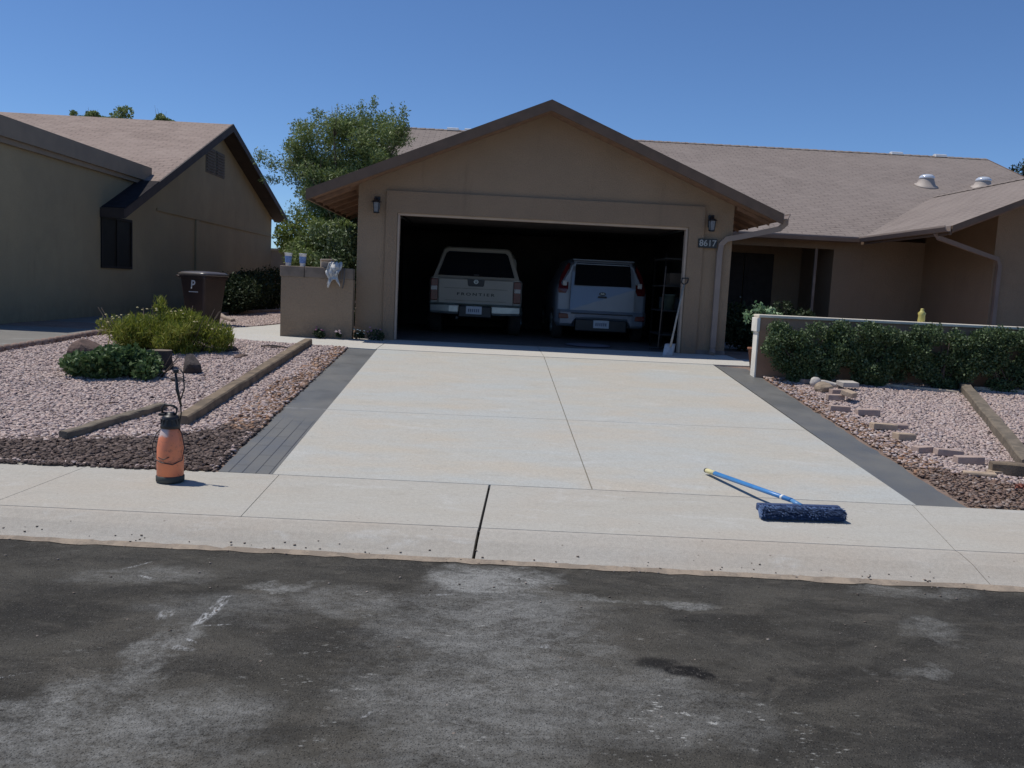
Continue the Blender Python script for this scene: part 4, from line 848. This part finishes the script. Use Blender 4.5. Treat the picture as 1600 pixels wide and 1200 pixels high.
# loose bricks and rubble beside the right border
M_brA = simple('tan_brick', (.46, .35, .25), (.38, .29, .21), 8, .95, .5, 60, .006); M_brB = simple('pink_brick', (.42, .32, .27), (.36, .27, .23), 8, .95, .5, 60, .006); M_brC = simple('pale_block', (.50, .46, .41), (.42, .38, .34), 8, .95, .5, 60, .006)
BR = [(3.52, -3.08, .3, .20, .10, .06, M_brB, 0, 0, 'small pinkish brick piece nearest the hedge'),
      (3.93, -3.42, .2, .24, .16, .06, M_brC, .05, .1, 'pale square paver beside the white pipe piece'),
      (3.66, -3.78, .1, .20, .10, .07, M_brB, 0, 0, 'pinkish brick just below the knobbly stump piece'),
      (3.62, -4.20, .9, .24, .14, .06, M_brA, .07, .25, 'tilted tan paver resting on another brick'),
      (3.48, -4.15, -.1, .20, .11, .07, M_brB, 0, 0, 'half-covered brick under the tilted tan paver'),
      (3.28, -4.78, -.15, .23, .10, .06, M_brB, 0, 0, 'pinkish brick nearest the border, upper row'),
      (3.54, -4.95, -.1, .25, .11, .07, M_brB, 0, 0, 'long pinkish brick right of another in the upper row'),
      (3.42, -5.62, .05, .27, .11, .06, M_brA, 0, 0, 'long tan brick at mid row, left of a pair'),
      (3.62, -5.55, -.25, .18, .10, .05, M_brB, .0, .05, 'short brick touching the long tan one at mid row'),
      (3.44, -6.05, .2, .21, .11, .065, M_brA, 0, 0, 'yellowish tan brick alone below the mid row pair'),
      (3.40, -6.52, .25, .18, .10, .055, M_brB, 0, 0, 'brick at the left of the lower three'),
      (3.60, -6.62, -.05, .25, .10, .06, M_brB, 0, 0, 'middle brick of the lower three'),
      (3.66, -6.88, -.12, .24, .11, .07, M_brB, 0, 0, 'front brick of the lower three'),
      (3.78, -7.16, .25, .2, .10, .02, M_brA, 0, 0, 'thin brick shard half buried in gravel, nearest the sidewalk'),
      (3.55, -7.25, -.35, .26, .10, .025, M_brA, 0, 0, 'thin flat brick sunk in the gravel below the others')]
for i, (x, y, a, l_, w_, h_, mt, dz_, tl, lab) in enumerate(BR):
    m = MB(); m.bbox(-l_/2, l_/2, -w_/2, w_/2, 0, h_, .006); g_ = random.Random(i)
    for k in range(len(m.v)): m.v[k] = tuple(c+g_.uniform(-.0025, .0025) for c in m.v[k])
    o = m.build('brick', mt, loc=(x, y, H(x, y)+.012+dz_)); o.rotation_euler = (tl, .05*math.sin(i*3), a); tag(o, lab, 'brick', 'loose bricks beside the right border')
m = MB(); m.tube([(-.10, 0, .02), (-.06, -.01, .05), (.02, -.01, .09), (.06, 0, .14), (.05, .02, .19)], [.075, .08, .06, .045, .035], 10); o = m.build('driftwood', simple('grey_driftwood', (.30, .27, .235), (.20, .175, .15), 12, .95, .6, 40, .01), loc=(3.55, -3.0, H(3.5, -3.0)+.02)); o.rotation_euler = (0, 0, 2.9); tag(o, 'short grey forked log at the hedge foot near the driveway', 'wood')
m = MB(); m.tube([(-.16, 0, .05), (-.05, .01, .07), (.08, 0, .055), (.17, -.01, .05)], [.05, .035, .03, .04], 10); m.lathe([(.02, 0), (.06, .01), (.075, .05), (.06, .11), (.03, .13)], (-.17, 0, 0), 12); o = m.build('driftwood', simple('bleached_wood', (.52, .49, .45), (.40, .37, .34), 10, .9, .5, 40, .01), loc=(3.72, -3.30, H(3.7, -3.3))); o.rotation_euler = (0, .05, -.15); tag(o, 'bleached knobbly log lying between the rubble pieces', 'wood')
rock((3.55, -3.58), (.17, .12, .10), 'rounded tan chunk between the bleached log and the bricks', simple('tan_chunk', (.33, .26, .19), (.22, .17, .12), 9, .95, .6, 30, .02), 31, cat='rock')
for i, (x, y, lab) in enumerate(((3.75, -7.62, 'crumpled red leaf litter near the right sidewalk'),)):
    o = thing('fallen_leaves', lab, 'leaves'); foliage('leaf_heap', [(x, y, H(x, y)+.03, .10, .05, .02)], 90, .04, simple('red_leaf', (.30, .10, .07), (.22, .09, .06), 20), o, aspect=.6, seed=77)
q = random.Random(19)
for i, (x0, y0, x1, y1, lab) in enumerate(((-3.95, -2.25, -3.62, -2.33, 'thin dark stick on the gravel near the walkway'), (-4.1, -2.2, -3.75, -2.18, 'longer thin dark stick beside the walkway'))):
    m = MB(); m.tube([(x0, y0, H(x0, y0)+.035), ((x0+x1)/2, (y0+y1)/2+.02, H(x0, y0)+.05), (x1, y1, H(x1, y1)+.035)], [.012, .011, .007], 6); tag(m.build('stick', M_rkd), lab, 'stick', 'sticks on the gravel')

# ------------------------------------------------------------------ wheeled bin
bn = thing('wheeled_bin', 'dark brown wheeled rubbish bin standing by the neighbour driveway', 'bin', (-6.2, 1.75, -.026), math.radians(-38))
m = MB(); R = []
for z, a, b_ in ((.0, .225, .24), (.04, .235, .25), (.55, .28, .30), (.93, .315, .345), (.935, .335, .365), (.985, .335, .365)):
    rr_ = .05; ring = []
    for cx, cy, a0 in ((a-rr_, b_-rr_, 0), (-a+rr_, b_-rr_, 90), (-a+rr_, -b_+rr_, 180), (a-rr_, -b_+rr_, 270)):
        for k in range(4): an = math.radians(a0+30*k); ring.append((cx+rr_*math.cos(an), cy+rr_*math.sin(an), z))
    R.append(ring)
m.loft(R); M_bin = simple('brown_bin_plastic', (.040, .022, .018), (.028, .016, .014), 4, .5, .15); m.build('body', M_bin, bn)
m = MB(); R = []
for s_, z in ((1.04, .987), (1.06, 1.0), (1.04, 1.03), (.9, 1.055), (.5, 1.075), (.1, 1.08)):
    R.append([(s_*.335*math.cos(k*math.pi/12)*(1/(max(abs(math.cos(k*math.pi/12)), abs(math.sin(k*math.pi/12))))**.85), s_*.372*math.sin(k*math.pi/12)*(1/(max(abs(math.cos(k*math.pi/12)), abs(math.sin(k*math.pi/12))))**.85), z) for k in range(24)])
m.loft(R, True, True); m.build('lid', simple('bin_lid', (.10, .085, .08), (.08, .07, .065), 4, .35, .1), bn)
m = MB(); m.tube([(-.30, .33, .96), (-.30, .45, .97), (.30, .45, .97), (.30, .33, .96)], .016, 8); m.build('handle', M_bin, bn)
for sx in (-1, 1):
    m = MB(); m.cyl((sx*.26, .28, .12), (sx*.31, .28, .12), .125, n=22); wv = m.build('wheel', M_black, bn); m = MB(); m.cyl((sx*.312, .28, .12), (sx*.318, .28, .12), .06, n=14); m.build('hub', MC['grey_cord'], wv)
m = MB(); m.cyl((-.27, .28, .12), (.27, .28, .12), .012, n=8); m.build('axle', M_black, bn)
wm = simple('white_print', (.55, .55, .55), (.5, .5, .5))
tm = Matrix.Translation((-.318, -.03, .80)) @ Matrix.Rotation(math.radians(-90), 4, 'Z') @ Matrix.Rotation(math.radians(-5), 4, 'X') @ FRONT
text_mesh('logo_letter', 'P', .235, wm, bn, tm, .002, 1, .004)
m = MB(); m.box(-.302, -.294, -.15, .10, .655, .672); m.build('logo_underline', wm, bn)
bn.rotation_euler = (0, 0, math.radians(62)); bn.scale = (.9, .9, .93)

# ------------------------------------------------------------------ orange garden sprayer
sp = thing('pump_sprayer', 'orange garden pump sprayer with black top standing on the sidewalk', 'sprayer', (-3.155, -8.36, -.594)); sp.scale = (.84, .84, .84)
t = NT('orange_tank')
col = t.mix(t.ramp(t.noise(5, 5, .6), .35, .7), (.86, .26, .11), (.74, .235, .125)); sep = t.n.new('ShaderNodeSeparateXYZ'); t.l.new(t.tc.outputs['Object'], sep.inputs[0])
col = t.mix(t.math('MULTIPLY', t.ramp(t.noise(16, 5, .7), .52, .66), .6), col, (.24, .10, .07))
top = t.ramp(t.math('ADD', sep.outputs[2], t.math('MULTIPLY', t.noise(14, 2), .08)), .435, .455)
side = t.ramp(sep.outputs[0], .03, -.01)
col = t.mix(t.math('MULTIPLY', top, side), col, (.66, .50, .45))
Mor = t.fin(col, .5, t.bump(t.noise(30, 3), .15, .004))
m = MB(); m.lathe([(.105, .05), (.112, .055), (.112, .20), (.110, .30), (.098, .38), (.082, .44), (.070, .475), (.060, .485)], n=32); m.build('tank', Mor, sp)
m = MB(); m.lathe([(.108, .0), (.118, .006), (.119, .05), (.112, .058)], n=32); m.build('base_ring', simple('grey_green_rubber', (.06, .065, .06)), sp)
m = MB(); m.lathe([(.078, .470), (.085, .478), (.082, .50), (.070, .55), (.072, .565), (.060, .58), (.035, .59), (.03, .61)], n=24)
for k in range(12):
    a = k*math.pi/6; m.bbox(.075*math.cos(a)-.006, .075*math.cos(a)+.006, .075*math.sin(a)-.006, .075*math.sin(a)+.006, .50, .55, .002)
m.build('collar', M_black, sp)
m = MB(); m.tube([(-.07, 0, .60), (-.075, 0, .64), (-.05, 0, .675), (.03, 0, .665), (.055, 0, .64), (.05, 0, .60), (-.07, 0, .60)], .011, 8); m.cyl((0, 0, .56), (0, 0, .60), .02); m.bbox(-.10, -.04, -.02, .02, .575, .60, .006); m.build('pump_handle', M_black, sp)
m = MB(); m.tube([(.07, .02, .50), (.085, .02, .60), (.075, .02, .72)], .006, 6); m.tube([(.085, .02, .66), (.05, .02, .80), (.035, .02, .95)], [.009, .015, .010], 8); m.bbox(.015, .06, .005, .035, .95, .985, .008); m.tube([(.08, .02, .72), (.11, .02, .82), (.10, .02, .95), (.07, .02, .99)], .006, 6); m.build('wand', M_black, sp)
m = MB(); m.tube([(.06, 0, .50), (.105, -.01, .42), (.125, -.01, .30), (.118, -.05, .20), (.06, -.112, .17), (-.03, -.118, .185), (-.10, -.07, .20), (-.150, .0, .25), (-.155, 0, .32), (-.12, 0, .42), (-.07, .02, .48)], .0045, 8)
m.build('hose', M_black, sp)
m = MB(); m.tube([(-.07, -.09, .225), (-.02, -.113, .21), (.03, -.112, .235)], .004, 5); m.build('hose_clip', M_black, sp)

# ------------------------------------------------------------------ push broom
bx, by, bzz = 1.42, -8.70, -.60
bro = thing('push_broom', 'blue push broom lying on the sidewalk by the driveway', 'broom', (bx, by, -.601), math.radians(2)); bro.scale = (1, 1, .82)
g_ = np.random.default_rng(5); n = 11000
# bristles: fan out from the block toward the camera and down, thick tufts
px_ = g_.uniform(-.30, .30, n); a_ = g_.normal(math.radians(-20), .30, n).clip(-1.0, .4); L_ = g_.uniform(.080, .088, n)
p0 = np.c_[px_, np.full(n, .02)+g_.normal(0, .012, n), np.full(n, .075)+g_.normal(0, .012, n)]
dx = np.c_[g_.normal(0, .03, n)+px_*.25, -np.cos(a_), np.sin(a_)]; p1 = p0+dx*L_[:, None]; p1[:, 2] = np.maximum(p1[:, 2], .004)
u_ = np.c_[np.full(n, .0022), np.zeros(n), np.zeros(n)]; v_ = np.c_[np.zeros(n), np.zeros(n), np.full(n, .0022)]
V = np.stack([p0-u_, p0+u_, p1+u_, p1-u_, p0-v_, p0+v_, p1+v_, p1-v_], 1).reshape(-1, 3); F = (np.arange(n)[:, None, None]*8+np.array([(0, 1, 2, 3), (4, 5, 6, 7)])[None]).reshape(-1, 4)
np_mesh('bristles', V, F, m_island('navy_bristle', [(.10, .13, .22), (.13, .20, .36), (.16, .26, .48), (.11, .14, .22)], .6, False), bro)
m = MB(); m.bbox(-.305, .305, .02, .075, .05, .115, .012); m.build('block', simple('navy_block', (.04, .07, .16), (.03, .05, .12), 30), bro)
hp = [Vector((.02, .04, .10)), Vector((-.02, .13, .125)), Vector((-.355, 1.16, .112))]
m = MB(); m.tube([hp[0], hp[1]], [.022, .018], 10); m.build('socket', simple('light_blue_plastic', (.10, .26, .50), (.08, .22, .44), 9, .4), bro)
m = MB(); m.tube([hp[1], hp[1].lerp(hp[2], .3), hp[2].lerp(hp[1], .12)], [.021, .021, .023], 12); hd = m.build('handle', simple('blue_handle', (.05, .20, .48), (.06, .24, .54), 9, .35), bro)
m = MB(); m.tube([hp[2].lerp(hp[1], .12), hp[2].lerp(hp[1], .012)], .0235, 12); m.build('pale_tip', simple('cream_tip', (.70, .62, .35), (.6, .55, .3)), hd)
m = MB(); m.tube([hp[2].lerp(hp[1], .012), hp[2]], .0245, 12); m.build('end_cap', M_black, hd)
m = MB(); k_ = hp[1].lerp(hp[2], .08); m.tube([k_, hp[1].lerp(hp[2], .10)], .0235, 12); m.build('collar', M_white, hd)

# ------------------------------------------------------------------ shovel, rake handle, mat, shelf in the garage mouth
sh = thing('shovel', 'grey square shovel leaning on the right garage jamb', 'shovel')
m = MB(); A = Vector((2.17, -.52, .16)); up_ = (Vector((2.42, -.10, 1.20))-A).normalized(); sd = Vector((.9, .35, 0)).normalized(); nn = up_.cross(sd).normalized()
G_ = []
for j in range(6):
    for i in range(7):
        uu = (i-3)/3; vv = j/5; G_.append(tuple(A+sd*uu*.105*(1-.0*vv)-up_*(vv*.24)+nn*(.022*uu*uu+.02*(1-vv)*0)-up_*(.0)))
m.add(G_, [(j*7+i, j*7+i+1, (j+1)*7+i+1, (j+1)*7+i) for j in range(5) for i in range(6)], True); o = m.build('blade', simple('worn_steel', (.50, .50, .50), (.36, .37, .38), 12, .45, .3, 40, .004, .3), sh); o.modifiers.new('s', 'SOLIDIFY').thickness = .004
m = MB(); m.tube([A-up_*.06, A+up_*.15, A+up_*1.08], [.02, .016, .015], 10); m.build('shaft', simple('ash_handle', (.50, .43, .34), (.38, .32, .25), 9), sh)
m = MB(); B = A+up_*1.08; m.tube([B, B+sd*.06+up_*.04, B+sd*.06+up_*.12, B-sd*.06+up_*.12, B-sd*.06+up_*.04, B], .012, 8); m.build('grip', M_black, sh)
o = thing('rake', 'thin dark garden rake standing left of the shovel', 'rake'); m = MB(); m.tube([(2.12, .30, .03), (2.20, .45, 1.45)], .011, 8); m.build('shaft', M_bark, o)
m = MB(); m.tube([(1.96, .30, .03), (2.28, .30, .03)], .012, 6)
for k in range(9): m.tube([(1.97+k*.038, .30, .03), (1.97+k*.038, .25, -.012)], .005, 4)
m.build('head', M_black, o)
o = thing('doormat', 'oval grey mat on the garage floor behind the silver car', 'mat', (.95, .78, -.016)); R = [[(sx*math.cos(k*math.pi/18), sy*math.sin(k*math.pi/18), z) for k in range(36)] for sx, sy, z in ((.40, .5, 0), (.41, .51, .006), (.39, .49, .012))]
m = MB(); m.loft(R); m.build('pile', simple('mat_grey', (.22, .20, .24), (.17, .16, .19), 40, .95), o); m = MB()
for k in range(36):
    a, b_ = k*math.pi/18, (k+1)*math.pi/18; m.add([(.41*math.cos(a), .51*math.sin(a), .0125), (.43*math.cos(a), .53*math.sin(a), .002), (.43*math.cos(b_), .53*math.sin(b_), .002), (.41*math.cos(b_), .51*math.sin(b_), .0125)], [(0, 1, 2, 3)])
m.build('binding', M_black, o)
shf = thing('storage_shelf', 'metal shelf unit against the right inside wall of the garage', 'shelf', (2.62, 1.2, -.018))
for sx in (-.38, .38):
    for sy in (-.5, .5): m = MB(); m.box(sx-.015, sx+.015, sy-.015, sy+.015, 0, 1.7); m.build('upright', simple('dark_upright', (.008, .008, .008), None, 5, .9, spec=.05), shf)
for z in (.25, .68, 1.12, 1.6): m = MB(); m.box(-.40, .40, -.52, .52, z, z+.025); m.build('shelf_board', simple('dull_steel', (.03, .03, .03)), shf)
m = MB(); m.lathe([(.09, 0), (.12, .26), (.125, .26), (.125, .28), (.11, .28), (.08, .02), (0, .02)], n=20); o = m.build('bucket', simple('pale_green_plastic', (.10, .14, .12), None, 5, .5), loc=(2.38, .88, .687)); tag(o, 'pale green bucket on the garage shelf near the doorway', 'bucket')
m = MB(); m.bbox(-.15, .15, -.2, .2, 0, .22, .01); m.box(-.03, .03, -.203, .203, .22, .224); o = m.build('storage_box', simple('dark_carton', (.10, .075, .055)), loc=(2.5, .98, 1.128)); tag(o, 'brown carton on the upper shelf in the garage', 'box')
m = MB(); m.bbox(-.16, .16, -.16, .16, 0, .2, .015); m.bbox(-.17, .17, -.17, .17, .2, .225, .008); o = m.build('storage_box', simple('grey_tote', (.07, .09, .10)), loc=(2.5, 1.4, .687)); tag(o, 'grey lidded tote behind the bucket on the garage shelf', 'box')
m = MB(); m.lathe([(.045, 0), (.05, .01), (.045, .09), (.055, .12), (.03, .15), (.022, .17), (.024, .185), (0, .19)], n=14); o = m.build('yellow_bottle', simple('yellow_glaze', (.55, .50, .16), (.5, .42, .12), 20, .4), loc=(5.26, -2.58, .745)); tag(o, 'small yellow bottle standing on the garden wall cap', 'bottle')

# ------------------------------------------------------------------ vehicles (parked nose in; rears face the street)
def wheel(parent, x, y, r, wd):
    s_ = -1 if x < 0 else 1; m = MB(); prof = [(r*.62, -wd/2), (r*.93, -wd/2), (r, -wd*.38), (r, wd*.38), (r*.93, wd/2), (r*.62, wd/2)]
    R = [[(x+z, y+a*math.cos(k*math.pi/14), r+a*math.sin(k*math.pi/14)) for k in range(28)] for a, z in prof]; m.loft(R, True, True); wv = m.build('wheel', M_tyre, parent)
    m = MB(); xo = x+s_*wd/2
    for k in range(5):
        a = k*2*math.pi/5; m.tube([(xo+s_*.004, y, r), (xo+s_*.004, y+r*.58*math.cos(a), r+r*.58*math.sin(a))], [.035, .03], 6)
    m.cyl((xo-.01*s_, y, r), (xo+.012*s_, y, r), .06, n=12); m.build('rim', M_chrome, wv)
def hull(rings, name, mat, parent):
    m = MB(); m.loft(rings, True, True); return m.build(name, mat, parent)
def xsec(y, hw, z0, z1, r=.08, tuck=0):
    # rounded cross-section in XZ at depth y
    P = []
    for cx, cz, a0 in ((hw-r, z1-r, 0), (-hw+r, z1-r, 90), (-hw+r+tuck, z0+r, 180), (hw-r-tuck, z0+r, 270)):
        for k in range(4): a = math.radians(a0+30*k); P.append((cx+r*math.cos(a), y, cz+r*math.sin(a)))
    return P
tk = thing('pickup_truck', 'beige pickup truck with camper shell parked in the left of the garage', 'pickup', (-1.12, 2.15, -.018))
hull([xsec(.06, .86, .52, 1.10, .06), xsec(.12, .90, .42, 1.12, .07), xsec(1.2, .925, .38, 1.12, .08), xsec(3.6, .925, .38, 1.12, .08), xsec(3.9, .92, .38, 1.06, .1), xsec(4.15, .85, .42, .98, .1)], 'body', M_tan, tk)
hull([xsec(1.75, .82, 1.08, 1.60, .12), xsec(1.9, .80, 1.08, 1.70, .14), xsec(2.7, .78, 1.08, 1.72, .15), xsec(3.35, .80, 1.08, 1.16, .04)], 'cab', M_tan, tk)
# camper shell: trapezoid section
def shell(y, wb, wt, z0, z1):
    P = [(-wb, z0), (wb, z0)]
    for cx, a0 in ((wt-.12, 0), (-wt+.12, 90)):
        for k in range(5): a = math.radians(a0+22.5*k); P.append((cx+.12*math.cos(a), z1-.12+.12*math.sin(a)))
    return [(x, y, z) for x, z in P]
cs_ = [shell(.05, .83, .66, 1.11, 1.68), shell(.08, .84, .68, 1.11, 1.71), shell(1.6, .84, .70, 1.11, 1.73)]
hull([[(x, y+(z-1.11)*.36*(1 if i < 2 else 0), z) for x, y, z in rg] for i, rg in enumerate(cs_)], 'camper_shell', M_tan, tk)
m = MB(); P = [(-.74, 1.15), (.74, 1.15), (.60, 1.58), (.55, 1.62), (-.55, 1.62), (-.60, 1.58)]; m.prism(P, 'y', .030, .052)
for k in range(len(m.v)): m.v[k] = (m.v[k][0], m.v[k][1]+(m.v[k][2]-1.12)*.36, m.v[k][2])
o = m.build('rear_window', M_glass, tk)
m = MB(); m.bbox(-.05, .05, .01, .03, 1.165, 1.19, .004); m.build('latch', M_black, o)
m = MB(); m.bbox(-.725, .725, .0, .06, .60, 1.095, .02, 2)
tg = m.build('tailgate', M_tan, tk)
m = MB(); m.prism([(-.62, .905), (.62, .905), (.60, .918), (-.60, .918)], 'y', -.004, .0); m.prism([(-.60, .672), (.60, .672), (.58, .684), (-.58, .684)], 'y', -.004, .0); m.build('crease_shade', simple('shade_line', (.25, .23, .19)), tg)
m = MB(); m.prism([(-.17, 1.09), (-.155, .975), (-.135, .955), (.135, .955), (.155, .975), (.17, 1.09)], 'y', -.008, -.0005); hb = m.build('handle_panel', M_black, tg)
m = MB(); R = [[(a*math.cos(k*math.pi/12), y_, 1.045+a*math.sin(k*math.pi/12)) for k in range(24)] for a, y_ in ((.042, -.009), (.042, -.016), (.028, -.016), (.028, -.0095))]; m.loft(R, False); m.bbox(-.05, .05, -.018, -.0085, 1.036, 1.054, .003); m.build('emblem', M_chrome, hb)
text_mesh('lettering', 'FRONTIER', .098, simple('dark_letter', (.04, .04, .04)), tg, Matrix.Translation((0, -.003, .80)) @ FRONT @ Matrix.Diagonal((1.2, .75, 1, 1)), .002, 1.45, .002)
for sx in (-1, 1):
    m = MB(); m.bbox(*sorted((sx*.735, sx*.875)), .02, .14, .66, 1.08, .015, 2); tl_ = m.build('tail_light', M_red, tk)
    m = MB(); m.bbox(*sorted((sx*.745, sx*.868)), .012, .03, .86, .94, .006); m.build('reversing_lens', simple('clear_lens', (.5, .48, .46), None, 5, .2), tl_)
m = MB(); R = []
half = [(.90, .10, .45, .60), (.86, -.02, .41, .605), (.5, -.09, .40, .605), (.33, -.095, .40, .605), (.325, -.02, .42, .605)]
for x, dy, z0, z1 in [(-a, b_, c_, d_) for a, b_, c_, d_ in half]+list(reversed(half)): R.append([(x, dy, z0+.02), (x, dy-.02, z0+.06), (x, dy-.02, z1-.03), (x, dy, z1), (x, .14, z1), (x, .14, z0)])
m.loft(R, True); bp = m.build('bumper', M_chrome, tk)
m = MB(); m.bbox(-.318, .318, -.09, .12, .36, .58, .02); m.build('step_insert', M_black, bp)
m = MB(); m.bbox(-.88, .88, -.10, .12, .606, .62, .006); m.build('step_pad', simple('step_pad_grey', (.10, .13, .12)), bp)
def plate(parent, x, y, z, w2=.152, h2=.076):
    m = MB(); m.bbox(x-w2, x+w2, y-.008, y, z-h2, z+h2, .006); p = m.build('licence_plate', simple('plate_white', (.55, .57, .6), (.5, .52, .55), 30, .5, bump=0), parent); 
    m = MB()
    for k in range(6): m.box(x-.11+k*.038, x-.11+k*.038+.022, y-.011, y-.0085, z-.035, z+.025)
    m.build('plate_characters', simple('plate_ink', (.16, .18, .24)), p)
plate(tk, -.02, -.092, .50)
m = MB(); m.cyl((-.35, .06, .34), (-.35, .6, .34), .03); m.build('exhaust', M_black, tk)
for x, y in ((-.80, .95), (.80, .95), (-.80, 3.5), (.80, 3.5)): wheel(tk, x, y, .36, .24)
m = MB(); m.cyl((-.7, .95, .36), (.7, .95, .36), .05); m.build('axle', M_black, tk)

cr = thing('hatchback_car', 'silver blue boxy hatchback parked in the right of the garage', 'car', (1.33, 2.05, -.018))
def sxs(y, hb, ht, z0, z1, zb=.95):
    P = [(hb*.94, z0), (hb, z0+.10), (hb, zb), (hb*.985, zb+.08)]
    for k in range(6): a = math.radians(18*k); P.append((ht-.12+.14*math.cos(a), z1-.12+.12*math.sin(a)))
    Q = P+[(-x, z) for x, z in reversed(P)]; return [(x, y, z) for x, z in Q]
hull([sxs(.16, .82, .60, .40, 1.50), sxs(.06, .86, .63, .30, 1.44) if False else [(x, y+max(0, z-1.04)*.34, z) for x, y, z in sxs(.18, .87, .64, .30, 1.56)], sxs(.5, .89, .66, .26, 1.60), sxs(2.2, .893, .67, .24, 1.61), sxs(2.9, .89, .65, .24, 1.52), sxs(3.35, .89, .80, .24, 1.12, .9), sxs(3.95, .86, .76, .28, .98, .8), sxs(4.1, .78, .7, .34, .86, .7)], 'body', M_silver, cr)
m = MB(); m.prism([(-.62, .60), (.62, .60), (.615, 1.07), (.58, 1.52), (.54, 1.555), (-.54, 1.555), (-.58, 1.52), (-.615, 1.07)], 'y', .02, .17)
til = lambda v: (v[0], v[1]+max(0, v[2]-1.04)*.34, v[2])
m = MB(); m.loft([[til((x, y, z)) for x, z in ((-.62, .60), (.62, .60), (.62, 1.04), (.60, 1.35), (.56, 1.55), (-.56, 1.55), (-.60, 1.35), (-.62, 1.04))] for y in (.02, .22)]); ht = m.build('tailgate', M_silver, cr)
m = MB(); m.prism([(-.555, 1.08), (.555, 1.08), (.53, 1.49), (.50, 1.515), (-.50, 1.515), (-.53, 1.49)], 'y', .008, .019); m.v = [til(p_) for p_ in m.v]; m.build('rear_window', M_glass, ht)
m = MB(); m.bbox(-.60, .60, .10, .40, 1.555, 1.585, .012); m.build('spoiler', M_silver, ht)
m = MB(); R = [[(.065*math.cos(k*math.pi/12)*s_, y_, .93+.032*math.sin(k*math.pi/12)*s_) for k in range(24)] for s_, y_ in ((1, .0195), (1, .010), (.9, .010))]; m.loft(R); eb = m.build('emblem', M_black, ht)
text_mesh('emblem_letters', 'KIA', .048, M_chrome, eb, Matrix.Translation((0, .008, .93)) @ FRONT, .001, 1.0, .001)
m = MB(); m.bbox(-.085, .085, .0, .0195, .85, .885, .006); m.build('handle', M_black, ht)
m = MB(); m.bbox(-.005, .57, .012, .019, .606, .614, .002); m.bbox(-.57, .005, .0121, .0191, .6061, .6141, .002); m.build('shut_line', M_black, ht) if False else None
for sx in (-1, 1):
    m = MB(); R = []
    for z, w0, w1 in ((.92, .70, .84), (1.0, .66, .855), (1.25, .655, .80), (1.42, .645, .72), (1.50, .64, .67)): R.append([(sx*w0, .22, z), (sx*w0, .12+max(0, z-1.04)*.34, z), (sx*w1, .15+max(0, z-1.04)*.3, z), (sx*w1, .40, z)])
    m.loft(R); l_ = m.build('tail_light', M_red, cr); m = MB(); m.bbox(*sorted((sx*.69, sx*.77)), .085, .12, 1.06, 1.16, .008); m.build('reversing_lens', MC['clear_lens'], l_)
m = MB()
def bring(x, d, z0, z1): return [(x, d+.05, z0), (x, d, z0+.04), (x, d-.01, z1-.05), (x, d+.02, z1), (x, .26, z1), (x, .26, z0)]
m.loft([bring(x, d, z0, z1) for x, d, z0, z1 in ((-.88, .12, .34, .60), (-.80, .0, .30, .60), (-.58, -.04, .30, .60), (-.50, -.05, .42, .60), (0, -.06, .44, .60), (.50, -.05, .42, .60), (.58, -.04, .30, .60), (.80, .0, .30, .60), (.88, .12, .34, .60))]); bp = m.build('bumper', M_silver, cr)
m = MB(); m.bbox(-.60, .60, -.075, -.02, .53, .55, .004); m.build('bumper_groove', M_black, bp)
m = MB(); m.bbox(-.50, .50, -.03, .2, .20, .43, .02); m.build('diffuser', M_black, bp)
for sx in (-1, 1): m = MB(); m.bbox(*sorted((sx*.63, sx*.83)), -.035, .05, .43, .53, .012, 2); m.build('reflector', M_red, bp)
plate(cr, 0, -.032, .345)
for x, y in ((-.80, .75), (.80, .75), (-.80, 3.3), (.80, 3.3)): wheel(cr, x, y, .32, .2)

# ------------------------------------------------------------------ block wall far behind, between the houses
o = thing('block_wall', 'pale block wall far behind between the two houses', 'wall'); m = MB(); m.box(-9.5, -3.7, 17.8, 18.0, -.1, 1.9); m.build('wall_face', simple('pale_block_wall', (.45, .40, .33), (.38, .34, .28), 3), o); m = MB(); m.box(-9.55, -3.65, 17.75, 18.05, 1.9, 1.98); m.build('cap', MC['pale_cap'], o)
